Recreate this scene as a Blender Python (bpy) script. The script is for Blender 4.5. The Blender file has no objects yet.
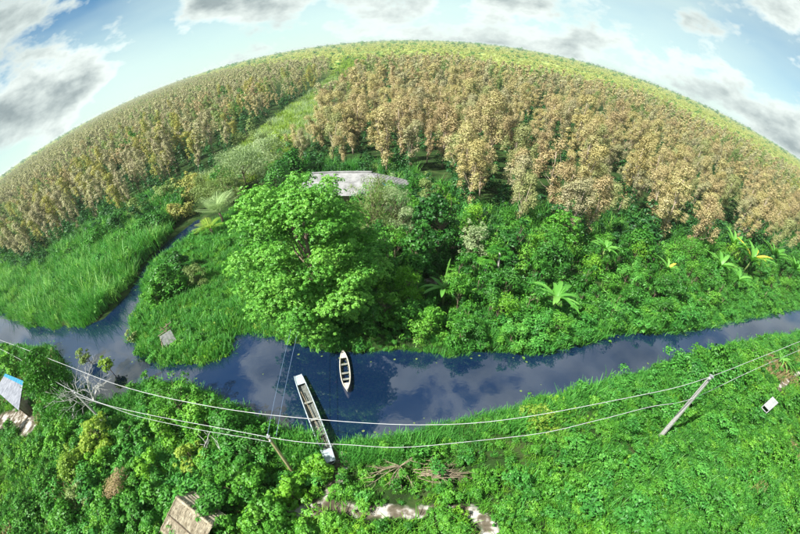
import bpy, math, random
import numpy as np
from mathutils import Vector, Matrix, Euler

S = bpy.context.scene
COL = S.collection
R = math.radians
PI = math.pi

# ------------------------------------------------------------------ camera
# a drone fisheye (equidistant) lens over flat land; the optical axis is at the nadir, the frame is the shifted upper part
CX, CY, F, H = 411.8, 729.5, 439.8, 25.6          # nadir and focal length in photograph pixels, flying height in metres
cam = bpy.data.cameras.new('camera')
cam_ob = bpy.data.objects.new('camera', cam)
COL.objects.link(cam_ob)
S.camera = cam_ob
cam_ob.location = (0, 0, H)
cam_ob.rotation_euler = (0, 0, 0)
cam.type = 'PANO'
cam.panorama_type = 'FISHEYE_LENS_POLYNOMIAL'
cam.sensor_fit = 'HORIZONTAL'
cam.sensor_width = 36.0
cam.fisheye_fov = R(330)
cam.fisheye_polynomial_k0 = 0
cam.fisheye_polynomial_k1 = -1.0 / (F * 36.0 / 800.0)
cam.fisheye_polynomial_k2 = 0
cam.fisheye_polynomial_k3 = 0
cam.fisheye_polynomial_k4 = 0
cam.shift_x = (400.0 - CX) / 800.0
cam.shift_y = (CY - 267.0) / 534.4
cam.clip_start = 0.1
cam.clip_end = 30000

# ------------------------------------------------------------------ sky and sun
SUN_AZ, SUN_EL = R(234), R(52)                      # azimuth clockwise from +Y: from the left, a little behind the camera
sun_dir = Vector((math.sin(SUN_AZ) * math.cos(SUN_EL), math.cos(SUN_AZ) * math.cos(SUN_EL), math.sin(SUN_EL)))
SKY_LOC, SHADE_LOC = (18.5, 18.97, 17.85), (1.67, 11.84, 8.47)     # where the cloud pattern lies
world = bpy.data.worlds.new('World')
S.world = world
world.use_nodes = True
wn, wl = world.node_tree.nodes, world.node_tree.links
bg = wn['Background']
bg.inputs['Strength'].default_value = 0.092
sky = wn.new('ShaderNodeTexSky')
sky.sky_type = 'NISHITA'
sky.sun_disc = False
sky.sun_elevation = SUN_EL
sky.sun_rotation = SUN_AZ
sky.altitude = 0
sky.air_density = 1.0
sky.dust_density = 0.1
sky.ozone_density = 2.0


def wnode(t, **kw):
    n = wn.new(t)
    for k, v in kw.items():
        setattr(n, k, v)
    return n


wtc = wnode('ShaderNodeTexCoord')


def sky_noise(scale, loc, stretch, detail, rough, distort=0.0):
    mp = wnode('ShaderNodeMapping')
    mp.inputs['Scale'].default_value = stretch
    mp.inputs['Location'].default_value = loc
    wl.new(wtc.outputs['Generated'], mp.inputs['Vector'])
    nz = wnode('ShaderNodeTexNoise')
    nz.inputs['Scale'].default_value = scale
    nz.inputs['Detail'].default_value = detail
    nz.inputs['Roughness'].default_value = rough
    nz.inputs['Distortion'].default_value = distort
    wl.new(mp.outputs[0], nz.inputs['Vector'])
    return nz


def sky_ramp(src, p0, c0, p1, c1):
    r = wnode('ShaderNodeValToRGB')
    r.color_ramp.elements[0].position = p0
    r.color_ramp.elements[1].position = p1
    r.color_ramp.elements[0].color = (*c0, 1)
    r.color_ramp.elements[1].color = (*c1, 1)
    wl.new(src, r.inputs[0])
    return r


def sky_mix(fac, c1, c2, mode='MIX'):
    m = wnode('ShaderNodeMixRGB')
    m.blend_type = mode
    for sock, v in ((m.inputs['Fac'], fac), (m.inputs['Color1'], c1), (m.inputs['Color2'], c2)):
        if isinstance(v, (tuple, float)):
            sock.default_value = v
        else:
            wl.new(v, sock)
    return m.outputs[0]


graded = sky_mix(1.0, sky.outputs[0], (0.31, 0.49, 0.56, 1), 'MULTIPLY')
# moist air whitens the sky evenly towards the horizon all round
sep = wnode('ShaderNodeSeparateXYZ')
wl.new(wtc.outputs['Generated'], sep.inputs[0])
low = wnode('ShaderNodeMapRange')
low.interpolation_type = 'SMOOTHSTEP'
low.inputs['From Min'].default_value = 0.0
low.inputs['From Max'].default_value = 0.26
low.inputs['To Min'].default_value = 0.62
low.inputs['To Max'].default_value = 0.0
wl.new(sep.outputs['Z'], low.inputs['Value'])
veil = sky_ramp(sky_noise(2.2, (5.0, 1.0, 2.0), (1, 1, 2.2), 5, 0.5).outputs[0], 0.38, (0, 0, 0), 0.72, (0.8, 0.8, 0.8))
puffs = sky_noise(5.6, SKY_LOC, (1.0, 1.0, 1.15), 14, 0.57, 0.05)
body = sky_ramp(puffs.outputs[0], 0.468, (0, 0, 0), 0.53, (1, 1, 1))
core = sky_ramp(puffs.outputs[0], 0.49, (5.5, 6.0, 5.7), 0.65, (1.9, 2.3, 2.35))        # thick cloud is greyer than its edges
shade = sky_ramp(sky_noise(3.4, SHADE_LOC, (1, 1, 1.6), 8, 0.55).outputs[0], 0.40, (0.66, 0.70, 0.72), 0.58, (1, 1, 1))
cloud = sky_mix(1.0, core.outputs[0], shade.outputs[0], 'MULTIPLY')
hazy = sky_mix(low.outputs[0], sky_mix(veil.outputs[0], graded, (3.6, 4.5, 4.3, 1)), (4.7, 5.8, 5.4, 1))
wl.new(sky_mix(body.outputs[0], hazy, cloud), bg.inputs['Color'])

sun_data = bpy.data.lights.new('sun', 'SUN')
sun_data.energy = 5.0
sun_data.angle = R(0.5)
sun_data.color = (1.0, 0.97, 0.91)
sun_ob = bpy.data.objects.new('sun', sun_data)
COL.objects.link(sun_ob)
sun_ob.rotation_euler = sun_dir.to_track_quat('Z', 'Y').to_euler()
sun_ob.location = (0, 0, 60)

S.view_settings.view_transform = 'Standard'
S.view_settings.look = 'None'
S.view_settings.exposure = 1.15
S.view_settings.gamma = 1.0
S.view_settings.use_curve_mapping = False
S.render.engine = 'CYCLES'
S.cycles.use_denoising = True
S.cycles.max_bounces = 8
S.cycles.diffuse_bounces = 3
S.cycles.transmission_bounces = 4
S.cycles.transparent_max_bounces = 4
S.cycles.volume_bounces = 0


# ------------------------------------------------------------------ picture <-> place
def ground(px, py, z=0.0):
    """where the ray of a photograph pixel meets the level z"""
    dx, dy = px - CX, CY - py
    r = math.hypot(dx, dy)
    d = (H - z) * math.tan(r / F)
    return (dx / r * d, dy / r * d)


def pixel(x, y, z=0.0):
    x, y = np.asarray(x, float), np.asarray(y, float)
    d = np.hypot(x, y)
    r = F * np.arctan2(d, H - z)
    return CX + x / d * r, CY - y / d * r


def px_per_m(x, y, z=0):
    d = math.hypot(x, y)
    return F * math.atan2(d, H - z) / d


def inside(poly, x, y):
    p = np.asarray(poly, float)
    x, y = np.asarray(x, float), np.asarray(y, float)
    res = np.zeros(x.shape, bool)
    j = len(p) - 1
    for i in range(len(p)):
        xi, yi, xj, yj = p[i, 0], p[i, 1], p[j, 0], p[j, 1]
        if yi != yj:
            c = ((yi > y) != (yj > y)) & (x < (xj - xi) * (y - yi) / (yj - yi) + xi)
            res ^= c
        j = i
    return res


def edge_dist(poly, x, y):
    p = np.asarray(poly, float)
    best = np.full(np.shape(x), 1e9)
    for i in range(len(p)):
        a, b = p[i - 1], p[i]
        ab = b - a
        t = np.clip(((x - a[0]) * ab[0] + (y - a[1]) * ab[1]) / max(ab @ ab, 1e-9), 0, 1)
        best = np.minimum(best, np.hypot(x - a[0] - t * ab[0], y - a[1] - t * ab[1]))
    return best


# ------------------------------------------------------------------ mesh helpers
def mesh_np(name, verts, quads=None, tris=None, mats=(), attrs=None, smooth=False):
    verts = np.asarray(verts, np.float32)
    me = bpy.data.meshes.new(name)
    nq = 0 if quads is None else len(quads)
    nt = 0 if tris is None else len(tris)
    me.vertices.add(len(verts))
    me.vertices.foreach_set('co', verts.ravel())
    loops = []
    if nq:
        loops.append(np.asarray(quads, np.int32).ravel())
    if nt:
        loops.append(np.asarray(tris, np.int32).ravel())
    lv = np.concatenate(loops)
    me.loops.add(len(lv))
    me.loops.foreach_set('vertex_index', lv)
    me.polygons.add(nq + nt)
    st = np.concatenate([np.arange(nq) * 4, nq * 4 + np.arange(nt) * 3]).astype(np.int32)
    me.polygons.foreach_set('loop_start', st)
    if smooth:
        me.polygons.foreach_set('use_smooth', np.ones(nq + nt, bool))
    for m in mats:
        me.materials.append(m)
    if attrs:
        for k, v in attrs.items():
            a = me.attributes.new(k, 'FLOAT', 'POINT')
            a.data.foreach_set('value', np.asarray(v, np.float32))
    me.update(calc_edges=True)
    return me


class MB:
    """collects boxes, prisms and tubes into one mesh"""

    def __init__(self):
        self.v, self.f = [], []

    def add(self, vs, fs):
        o = len(self.v)
        self.v += [tuple(p) for p in vs]
        self.f += [tuple(i + o for i in f) for f in fs]
        return self

    def box(self, c, s, rot=None):
        c = Vector(c)
        M = rot if rot is not None else Matrix.Identity(3)
        vs = [c + M @ Vector((x * s[0] / 2, y * s[1] / 2, z * s[2] / 2)) for x in (-1, 1) for y in (-1, 1) for z in (-1, 1)]
        return self.add(vs, [(0, 1, 3, 2), (4, 6, 7, 5), (0, 4, 5, 1), (2, 3, 7, 6), (0, 2, 6, 4), (1, 5, 7, 3)])

    def bar(self, a, b, w, h, up=(0, 0, 1)):
        a, b = Vector(a), Vector(b)
        x = (b - a).normalized()
        y = Vector(up).cross(x)
        if y.length < 1e-5:
            y = Vector((1, 0, 0)).cross(x)
        y.normalize()
        z = x.cross(y)
        return self.box((a + b) / 2, ((b - a).length, w, h), Matrix((x, y, z)).transposed())

    def tube(self, pts, rad, n=6, cap=True):
        pts = [Vector(p) for p in pts]
        if not hasattr(rad, '__len__'):
            rad = [rad] * len(pts)
        vs, fs = [], []
        ref = Vector((0.3, 0.2, 0.93))
        for i, p in enumerate(pts):
            t = (pts[min(i + 1, len(pts) - 1)] - pts[max(i - 1, 0)])
            t = t.normalized() if t.length > 1e-7 else Vector((0, 0, 1))
            a = t.cross(ref)
            if a.length < 0.05:
                a = t.cross(Vector((1, 0, 0)))
            a.normalize()
            b = t.cross(a)
            for k in range(n):
                w = 2 * PI * k / n
                vs.append(p + (a * math.cos(w) + b * math.sin(w)) * rad[i])
        for i in range(len(pts) - 1):
            for k in range(n):
                k2 = (k + 1) % n
                fs.append((i * n + k, i * n + k2, (i + 1) * n + k2, (i + 1) * n + k))
        if cap:
            fs.append(tuple(range(n - 1, -1, -1)))
            fs.append(tuple((len(pts) - 1) * n + k for k in range(n)))
        return self.add(vs, fs)

    def mesh(self, name, mat, smooth=False):
        me = bpy.data.meshes.new(name)
        me.from_pydata([tuple(v) for v in self.v], [], self.f)
        me.materials.append(mat)
        if smooth:
            me.polygons.foreach_set('use_smooth', np.ones(len(me.polygons), bool))
        me.update()
        return me

    def build(self, name, mat, parent=None, smooth=False):
        return link(name, self.mesh(name, mat, smooth), parent)


def link(name, data, parent=None):
    o = bpy.data.objects.new(name, data)
    COL.objects.link(o)
    if parent is not None:
        o.parent = parent
    return o


def tag(o, label=None, cat=None, group=None, kind=None):
    if label:
        o['label'] = label
    if cat:
        o['category'] = cat
    if group:
        o['group'] = group
    if kind:
        o['kind'] = kind
    return o


def empty(name, loc, rz=0, label=None, cat=None, group=None, scale=None):
    o = link(name, None)
    o.empty_display_size = 0.3
    o.location = loc
    o.rotation_euler = (0, 0, rz)
    if scale is not None:
        o.scale = scale
    return tag(o, label, cat, group)


# ------------------------------------------------------------------ materials
def new_mat(name):
    m = bpy.data.materials.new(name)
    m.use_nodes = True
    return m, m.node_tree.nodes, m.node_tree.links, m.node_tree.nodes['Principled BSDF']


def leaf_mat(name, cols, transl=0.3, rough=0.5, spec=0.3, spread=1.0):
    """leaf colours picked by the plant (object random) and by the leaf (tint)"""
    m, n, l, b = new_mat(name)
    at = n.new('ShaderNodeAttribute')
    at.attribute_name = 'tint'
    oi = n.new('ShaderNodeObjectInfo')
    mx = n.new('ShaderNodeMath')
    mx.operation = 'MULTIPLY_ADD'
    mx.inputs[1].default_value = 0.45 * spread
    l.new(oi.outputs['Random'], mx.inputs[0])
    m2 = n.new('ShaderNodeMath')
    m2.operation = 'MULTIPLY'
    m2.inputs[1].default_value = 1 - 0.45 * spread
    l.new(at.outputs['Fac'], m2.inputs[0])
    l.new(m2.outputs[0], mx.inputs[2])
    cr = n.new('ShaderNodeValToRGB')
    el = cr.color_ramp.elements
    while len(el) < len(cols):
        el.new(0.5)
    for i, c in enumerate(cols):
        el[i].position = i / (len(cols) - 1)
        el[i].color = (*c, 1)
    l.new(mx.outputs[0], cr.inputs[0])
    l.new(cr.outputs[0], b.inputs['Base Color'])
    b.inputs['Roughness'].default_value = rough
    b.inputs['Specular IOR Level'].default_value = spec
    tr = n.new('ShaderNodeBsdfTranslucent')
    hs = n.new('ShaderNodeHueSaturation')
    hs.inputs['Value'].default_value = 1.5
    hs.inputs['Saturation'].default_value = 1.1
    l.new(cr.outputs[0], hs.inputs['Color'])
    l.new(hs.outputs[0], tr.inputs['Color'])
    ms = n.new('ShaderNodeMixShader')
    ms.inputs[0].default_value = transl
    l.new(b.outputs[0], ms.inputs[1])
    l.new(tr.outputs[0], ms.inputs[2])
    l.new(ms.outputs[0], n['Material Output'].inputs['Surface'])
    return m


def noise_mat(name, c1, c2, scale=6.0, rough=0.8, bump=0.3, bump_scale=None, detail=6, stretch=(1, 1, 1), spec=0.3, c3=None, lo=0.35, hi=0.65):
    m, n, l, b = new_mat(name)
    tc = n.new('ShaderNodeTexCoord')
    mp = n.new('ShaderNodeMapping')
    mp.inputs['Scale'].default_value = stretch
    l.new(tc.outputs['Object'], mp.inputs['Vector'])
    nz = n.new('ShaderNodeTexNoise')
    nz.inputs['Scale'].default_value = scale
    nz.inputs['Detail'].default_value = detail
    nz.inputs['Roughness'].default_value = 0.62
    l.new(mp.outputs[0], nz.inputs['Vector'])
    cr = n.new('ShaderNodeValToRGB')
    cr.color_ramp.elements[0].position = lo
    cr.color_ramp.elements[1].position = hi
    cr.color_ramp.elements[0].color = (*c1, 1)
    cr.color_ramp.elements[1].color = (*c2, 1)
    if c3:
        e = cr.color_ramp.elements.new(0.9)
        e.color = (*c3, 1)
    l.new(nz.outputs[0], cr.inputs[0])
    l.new(cr.outputs[0], b.inputs['Base Color'])
    b.inputs['Roughness'].default_value = rough
    b.inputs['Specular IOR Level'].default_value = spec
    if bump:
        bp = n.new('ShaderNodeBump')
        bp.inputs['Strength'].default_value = bump
        bp.inputs['Distance'].default_value = 0.05
        if bump_scale:
            nb = n.new('ShaderNodeTexNoise')
            nb.inputs['Scale'].default_value = bump_scale
            nb.inputs['Detail'].default_value = 5
            l.new(mp.outputs[0], nb.inputs['Vector'])
            l.new(nb.outputs[0], bp.inputs['Height'])
        else:
            l.new(nz.outputs[0], bp.inputs['Height'])
        l.new(bp.outputs[0], b.inputs['Normal'])
    return m


M = {}
M['tan'] = leaf_mat('tan_blossom', [(0.28, 0.207, 0.106), (0.37, 0.291, 0.14), (0.448, 0.375, 0.185), (0.358, 0.347, 0.123), (0.56, 0.482, 0.28)], 0.16, spread=0.9)
M['tan_grey'] = leaf_mat('greyish_blossom', [(0.258, 0.235, 0.129), (0.358, 0.33, 0.185), (0.325, 0.336, 0.14), (0.493, 0.448, 0.291)], 0.16, spread=0.9)
M['ochretan'] = leaf_mat('yellowish_blossom', [(0.291, 0.241, 0.09), (0.392, 0.336, 0.129), (0.459, 0.42, 0.185), (0.358, 0.37, 0.123)], 0.16, spread=0.9)
M['olivetan'] = leaf_mat('olive_tan_leaf', [(0.165, 0.187, 0.066), (0.253, 0.264, 0.099), (0.308, 0.341, 0.127), (0.396, 0.385, 0.187)], 0.16, spread=0.9)
M['ochre'] = leaf_mat('ochre_leaf', [(0.24, 0.23, 0.05), (0.36, 0.33, 0.08), (0.26, 0.31, 0.07), (0.46, 0.4, 0.13)], 0.2, spread=0.8)
M['under'] = leaf_mat('understorey_leaf', [(0.01, 0.05, 0.014), (0.025, 0.11, 0.022), (0.05, 0.16, 0.03)], 0.15)
M['green'] = leaf_mat('mid_green_leaf', [(0.018, 0.1, 0.012), (0.05, 0.2, 0.02), (0.11, 0.31, 0.03)], 0.2)
M['bright'] = leaf_mat('bright_green_leaf', [(0.03, 0.135, 0.012), (0.08, 0.265, 0.022), (0.19, 0.42, 0.045)], 0.2)
M['lime'] = leaf_mat('lime_leaf', [(0.07, 0.22, 0.015), (0.14, 0.35, 0.022), (0.25, 0.47, 0.04)], 0.22)
M['dark'] = leaf_mat('dark_glossy_leaf', [(0.01, 0.065, 0.01), (0.028, 0.13, 0.015), (0.07, 0.23, 0.025)], 0.15, rough=0.5, spec=0.3)
M['emerald'] = leaf_mat('emerald_reed', [(0.025, 0.14, 0.022), (0.065, 0.26, 0.036), (0.15, 0.4, 0.06)], 0.22)
M['reed'] = leaf_mat('reed_blade', [(0.04, 0.17, 0.025), (0.1, 0.29, 0.04), (0.2, 0.43, 0.075), (0.32, 0.5, 0.12)], 0.22)
M['olive'] = leaf_mat('olive_leaf', [(0.12, 0.19, 0.05), (0.20, 0.28, 0.08), (0.28, 0.36, 0.13)], 0.3)
M['pale'] = leaf_mat('pale_grey_green_leaf', [(0.17, 0.26, 0.10), (0.28, 0.38, 0.17), (0.40, 0.48, 0.26)], 0.3)
M['yellowgreen'] = leaf_mat('yellow_green_leaf', [(0.13, 0.25, 0.025), (0.23, 0.36, 0.04), (0.36, 0.45, 0.08)], 0.3)
M['far'] = leaf_mat('far_young_leaf', [(0.26, 0.32, 0.07), (0.37, 0.42, 0.10), (0.46, 0.47, 0.15), (0.25, 0.31, 0.08)], 0.3, spread=1.2)
M['brownbush'] = leaf_mat('withered_leaf', [(0.18, 0.12, 0.055), (0.32, 0.23, 0.12), (0.27, 0.27, 0.08)], 0.2)
M['yellowleaf'] = leaf_mat('yellow_leaf', [(0.50, 0.40, 0.05), (0.60, 0.50, 0.08)], 0.3)
M['banana'] = leaf_mat('banana_leaf', [(0.06, 0.22, 0.025), (0.11, 0.31, 0.045), (0.2, 0.41, 0.085)], 0.28, rough=0.45, spec=0.35)
M['bigtree'] = leaf_mat('big_tree_leaf', [(0.018, 0.1, 0.011), (0.05, 0.2, 0.02), (0.1, 0.3, 0.032), (0.18, 0.41, 0.055)], 0.18)
M['palm'] = leaf_mat('palm_leaf', [(0.18, 0.28, 0.10), (0.27, 0.38, 0.15), (0.37, 0.47, 0.22)], 0.3)
M['bark'] = noise_mat('bark', (0.10, 0.07, 0.05), (0.24, 0.18, 0.13), 7, 0.9, 0.5, stretch=(1, 1, 0.3))
M['palebark'] = noise_mat('papery_pale_bark', (0.30, 0.22, 0.16), (0.50, 0.42, 0.33), 5, 0.9, 0.5, stretch=(1, 1, 0.3))
M['deadwood'] = noise_mat('bleached_dead_wood', (0.34, 0.33, 0.31), (0.56, 0.55, 0.52), 6, 0.85, 0.4, stretch=(1, 1, 0.4))
M['stick'] = noise_mat('dry_stick', (0.13, 0.1, 0.065), (0.28, 0.235, 0.155), 6, 0.9, 0.4)
M['stem'] = noise_mat('green_stem', (0.10, 0.16, 0.04), (0.22, 0.26, 0.09), 6, 0.7, 0.2)
M['papayastem'] = noise_mat('pale_stem', (0.22, 0.21, 0.17), (0.34, 0.33, 0.28), 9, 0.8, 0.3)
M['concrete'] = noise_mat('pole_concrete', (0.26, 0.255, 0.24), (0.42, 0.415, 0.39), 9, 0.85, 0.25)
M['yellowpole'] = noise_mat('yellowed_pole', (0.24, 0.21, 0.09), (0.36, 0.32, 0.17), 5, 0.85, 0.3, stretch=(1, 1, .4))
M['porcelain'] = noise_mat('white_porcelain', (0.42, 0.42, 0.41), (0.52, 0.52, 0.51), 5, 0.3, 0)
M['iron'] = noise_mat('galvanised_iron', (0.16, 0.165, 0.17), (0.26, 0.265, 0.27), 10, 0.5, 0.1)
M['wire'] = noise_mat('aluminium_wire', (0.36, 0.365, 0.37), (0.48, 0.485, 0.49), 2, 0.5, 0)
M['drop'] = noise_mat('dull_blue_cable', (0.10, 0.15, 0.24), (0.16, 0.22, 0.32), 2, 0.6, 0)


def ground_material():
    m, n, l, b = new_mat('ground_soil_and_turf')
    tc = n.new('ShaderNodeTexCoord')

    def nz(scale, det=6):
        t = n.new('ShaderNodeTexNoise')
        t.inputs['Scale'].default_value = scale
        t.inputs['Detail'].default_value = det
        l.new(tc.outputs['Object'], t.inputs['Vector'])
        return t

    def ramp(src, stops):
        c = n.new('ShaderNodeValToRGB')
        e = c.color_ramp.elements
        while len(e) < len(stops):
            e.new(.5)
        for i, (p, col) in enumerate(stops):
            e[i].position = p
            e[i].color = (*col, 1)
        l.new(src, c.inputs[0])
        return c
    a = ramp(nz(0.55).outputs[0], [(0.3, (0.014, 0.022, 0.008)), (0.5, (0.020, 0.048, 0.010)), (0.68, (0.045, 0.065, 0.020))])
    far = ramp(nz(0.012, 9).outputs[0], [(0.36, (0.10, 0.17, 0.04)), (0.5, (0.24, 0.31, 0.07)), (0.62, (0.34, 0.38, 0.10))])
    # the open fields begin some hundred metres out
    sx = n.new('ShaderNodeVectorMath')
    sx.operation = 'LENGTH'
    l.new(tc.outputs['Object'], sx.inputs[0])
    mr = n.new('ShaderNodeMapRange')
    mr.inputs['From Min'].default_value = 330
    mr.inputs['From Max'].default_value = 480
    l.new(sx.outputs['Value'], mr.inputs['Value'])
    mx = n.new('ShaderNodeMixRGB')
    l.new(mr.outputs[0], mx.inputs['Fac'])
    l.new(a.outputs[0], mx.inputs['Color1'])
    l.new(far.outputs[0], mx.inputs['Color2'])
    # bare mud where the shore attribute says the bank is steep or trodden
    at = n.new('ShaderNodeAttribute')
    at.attribute_name = 'bare'
    n3 = nz(1.6, 7)
    ad = n.new('ShaderNodeMath')
    ad.operation = 'MULTIPLY_ADD'
    ad.inputs[1].default_value = 0.9
    l.new(n3.outputs[0], ad.inputs[0])
    l.new(at.outputs['Fac'], ad.inputs[2])
    rr = n.new('ShaderNodeMapRange')
    rr.inputs['From Min'].default_value = 0.85
    rr.inputs['From Max'].default_value = 1.2
    l.new(ad.outputs[0], rr.inputs['Value'])
    mud = ramp(nz(1.3, 7).outputs[0], [(0.38, (0.065, 0.055, 0.036)), (0.5, (0.13, 0.11, 0.08)), (0.60, (0.40, 0.38, 0.34))])
    mx2 = n.new('ShaderNodeMixRGB')
    l.new(rr.outputs[0], mx2.inputs['Fac'])
    l.new(mx.outputs[0], mx2.inputs['Color1'])
    l.new(mud.outputs[0], mx2.inputs['Color2'])
    l.new(mx2.outputs[0], b.inputs['Base Color'])
    b.inputs['Roughness'].default_value = 0.95
    b.inputs['Specular IOR Level'].default_value = 0.1
    bp = n.new('ShaderNodeBump')
    bp.inputs['Strength'].default_value = 0.6
    bp.inputs['Distance'].default_value = 0.15
    l.new(nz(2.4, 8).outputs[0], bp.inputs['Height'])
    l.new(bp.outputs[0], b.inputs['Normal'])
    return m


def water_material():
    m, n, l, b = new_mat('canal_water')
    tc = n.new('ShaderNodeTexCoord')
    t = n.new('ShaderNodeTexNoise')
    t.inputs['Scale'].default_value = 0.12
    t.inputs['Detail'].default_value = 4
    l.new(tc.outputs['Object'], t.inputs['Vector'])
    c = n.new('ShaderNodeValToRGB')
    c.color_ramp.elements[0].position = .35
    c.color_ramp.elements[1].position = .7
    c.color_ramp.elements[0].color = (0.003, 0.011, 0.034, 1)
    c.color_ramp.elements[1].color = (0.006, 0.017, 0.048, 1)
    l.new(t.outputs[0], c.inputs[0])
    l.new(c.outputs[0], b.inputs['Base Color'])
    b.inputs['Roughness'].default_value = 0.03
    b.inputs['IOR'].default_value = 2.15
    w = n.new('ShaderNodeTexNoise')
    w.inputs['Scale'].default_value = 1.6
    w.inputs['Detail'].default_value = 3
    l.new(tc.outputs['Object'], w.inputs['Vector'])
    bp = n.new('ShaderNodeBump')
    bp.inputs['Strength'].default_value = 0.05
    bp.inputs['Distance'].default_value = 0.05
    l.new(w.outputs[0], bp.inputs['Height'])
    l.new(bp.outputs[0], b.inputs['Normal'])
    return m


M['ground'] = ground_material()
M['water'] = water_material()

# ------------------------------------------------------------------ terrain and water
shore_px = [(800, 310), (766, 315), (732, 323), (705, 327), (678, 332), (641, 337), (614, 335), (585, 344), (557, 350), (535, 356),
            (481, 354), (447, 360), (434, 356), (400, 354), (349, 357), (320, 352), (290, 346), (268, 338), (250, 334), (230, 337),
            (229, 357), (199, 367), (162, 366), (140, 357), (135, 350), (126, 322), (140, 307), (143, 281), (162, 257), (182, 242),
            (199, 226), (197, 221), (183, 232), (171, 241), (148, 265), (132, 294), (104, 321), (86, 328),
            (51, 330), (24, 325), (0, 312), (-40, 300), (-40, 340), (0, 345), (20, 345), (60, 348), (70, 360), (73, 405), (95, 410), (125, 400), (142, 388),
            (160, 380), (189, 384), (202, 394), (236, 405), (256, 415), (270, 430), (299, 436), (332, 443), (376, 438), (407, 432),
            (440, 419), (501, 408), (535, 393), (591, 388), (631, 372), (675, 362), (699, 359), (715, 350), (732, 341), (766, 337), (800, 332),
            (830, 318), (830, 297)]
shore = np.array([ground(*p) for p in shore_px])
# the channel runs on beyond the frame
k = shore_px.index((-40, 300))
a0, a1 = shore[k], shore[k + 1]
u = np.array((-0.80, 0.60))
shore[k], shore[k + 1] = a0 + u * 160, a1 + u * 160
k = len(shore_px) - 2
u = np.array((0.70, 0.72))
shore[k] = shore[k] + u * 200
shore[k + 1] = shore[k + 1] + u * 200

rng = np.random.default_rng(7)
_ph = rng.uniform(0, 6.28, (14, 2))
_fr = [(rng.uniform(-1, 1), rng.uniform(-1, 1)) for _ in range(14)]


def bumpy(x, y):
    s = 0
    for i in range(14):
        f = 0.12 * 1.32 ** i
        s = s + np.sin(x * f * _fr[i][0] * 2 + y * f * _fr[i][1] * 2 + _ph[i, 0]) * (0.8 ** i)
    return s / 3.2


def signed_shore(x, y):
    d = edge_dist(shore, x, y)
    return np.where(inside(shore, x, y), -d, d)


def terrain(x, y, sd=None):
    x, y = np.asarray(x, float), np.asarray(y, float)
    if sd is None:
        sd = signed_shore(x, y)
    sd = sd + 0.28 * bumpy(x * 3.1, y * 3.1)
    t = np.clip((sd + 0.9) / 2.2, 0, 1)
    t = t * t * (3 - 2 * t)
    far = np.clip((np.hypot(x, y) - 200) / 400, 0, 1)
    return -1.0 + 1.42 * t + (0.16 * bumpy(x, y)) * np.clip(sd / 3, 0, 1) * (1 - far)


def axis(lo, hi, step, limit, grow=1.16):
    a = list(np.arange(lo, hi + 1e-6, step))
    s = step
    while a[-1] < limit:
        s *= grow
        a.append(a[-1] + s)
    s = step
    b = [a[0]]
    while b[-1] > -limit:
        s *= grow
        b.append(b[-1] - s)
    return np.array(b[:0:-1] + a)


xs, ys = axis(-80, 80, 0.55, 9000), axis(8, 92, 0.55, 9000)
gx, gy = np.meshgrid(xs, ys)
sdg = np.full(gx.shape, 99.0)
near = (np.abs(gx) < 330) & (gy > -60) & (gy < 330)
sdg[near] = signed_shore(gx[near], gy[near])
gz = terrain(gx, gy, sdg)
ppx, ppy = pixel(gx, gy, 0)
bare = np.zeros(gx.shape)
# a trodden track across the near bank, a clearing of orange earth on the left, trodden landing by the boats
track = np.array([ground(*p) for p in [(296, 515), (330, 512), (362, 514), (400, 517), (438, 513), (470, 516), (487, 527), (492, 560)]])
landing = np.array([ground(*p) for p in [(326, 444), (338, 456), (344, 470), (335, 490), (330, 512)]])
clearing = np.array([ground(*p) for p in [(0, 424), (14, 421), (28, 420), (33, 428)]])
rtrack = np.array([ground(*p) for p in [(830, 360), (790, 378), (772, 394), (765, 405)]])
mudspot = np.array([ground(*p) for p in [(425, 285), (437, 284)]])


def line_dist(line, x, y):
    best = np.full(np.shape(x), 1e9)
    for i in range(len(line) - 1):
        a, b = line[i], line[i + 1]
        ab = b - a
        t = np.clip(((x - a[0]) * ab[0] + (y - a[1]) * ab[1]) / (ab @ ab), 0, 1)
        best = np.minimum(best, np.hypot(x - a[0] - t * ab[0], y - a[1] - t * ab[1]))
    return best


def bare_at(x, y):
    b = np.zeros(np.shape(x))
    for ln, w in ((track, 0.75), (landing, 0.5), (clearing, 1.5), (rtrack, 0.4), (mudspot, 0.9)):
        b = np.maximum(b, np.clip(1.35 - line_dist(ln, x, y) / w + 0.35 * bumpy(x * 6, y * 6), 0, 1))
    return b


bare[near] = bare_at(gx[near], gy[near])
bare[near] = np.maximum(bare[near], 0.75 * np.clip(1 - np.abs(sdg[near]) / 0.9, 0, 1))
nx, ny = len(xs), len(ys)
idx = np.arange(nx * ny).reshape(ny, nx)
quads = np.stack([idx[:-1, :-1], idx[:-1, 1:], idx[1:, 1:], idx[1:, :-1]], -1).reshape(-1, 4)
ground_me = mesh_np('ground', np.stack([gx, gy, gz], -1).reshape(-1, 3), quads, mats=[M['ground']], attrs={'bare': bare.ravel()}, smooth=True)
g_ob = tag(link('ground', ground_me), 'flat green delta land with canal banks reaching the horizon', 'ground', kind='structure')

wv = [(-330, -10, 0), (330, -10, 0), (330, 330, 0), (-330, 330, 0)]
w_ob = tag(link('water', mesh_np('water', wv, [(0, 1, 2, 3)], mats=[M['water']])), 'blue canal winding between the green banks', 'water', kind='structure')


def gz_at(x, y):
    return float(terrain(np.array([x]), np.array([y]))[0])


# ------------------------------------------------------------------ plants: leaf meshes
def unit(v):
    return v / np.maximum(np.linalg.norm(v, axis=-1, keepdims=True), 1e-9)


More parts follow.
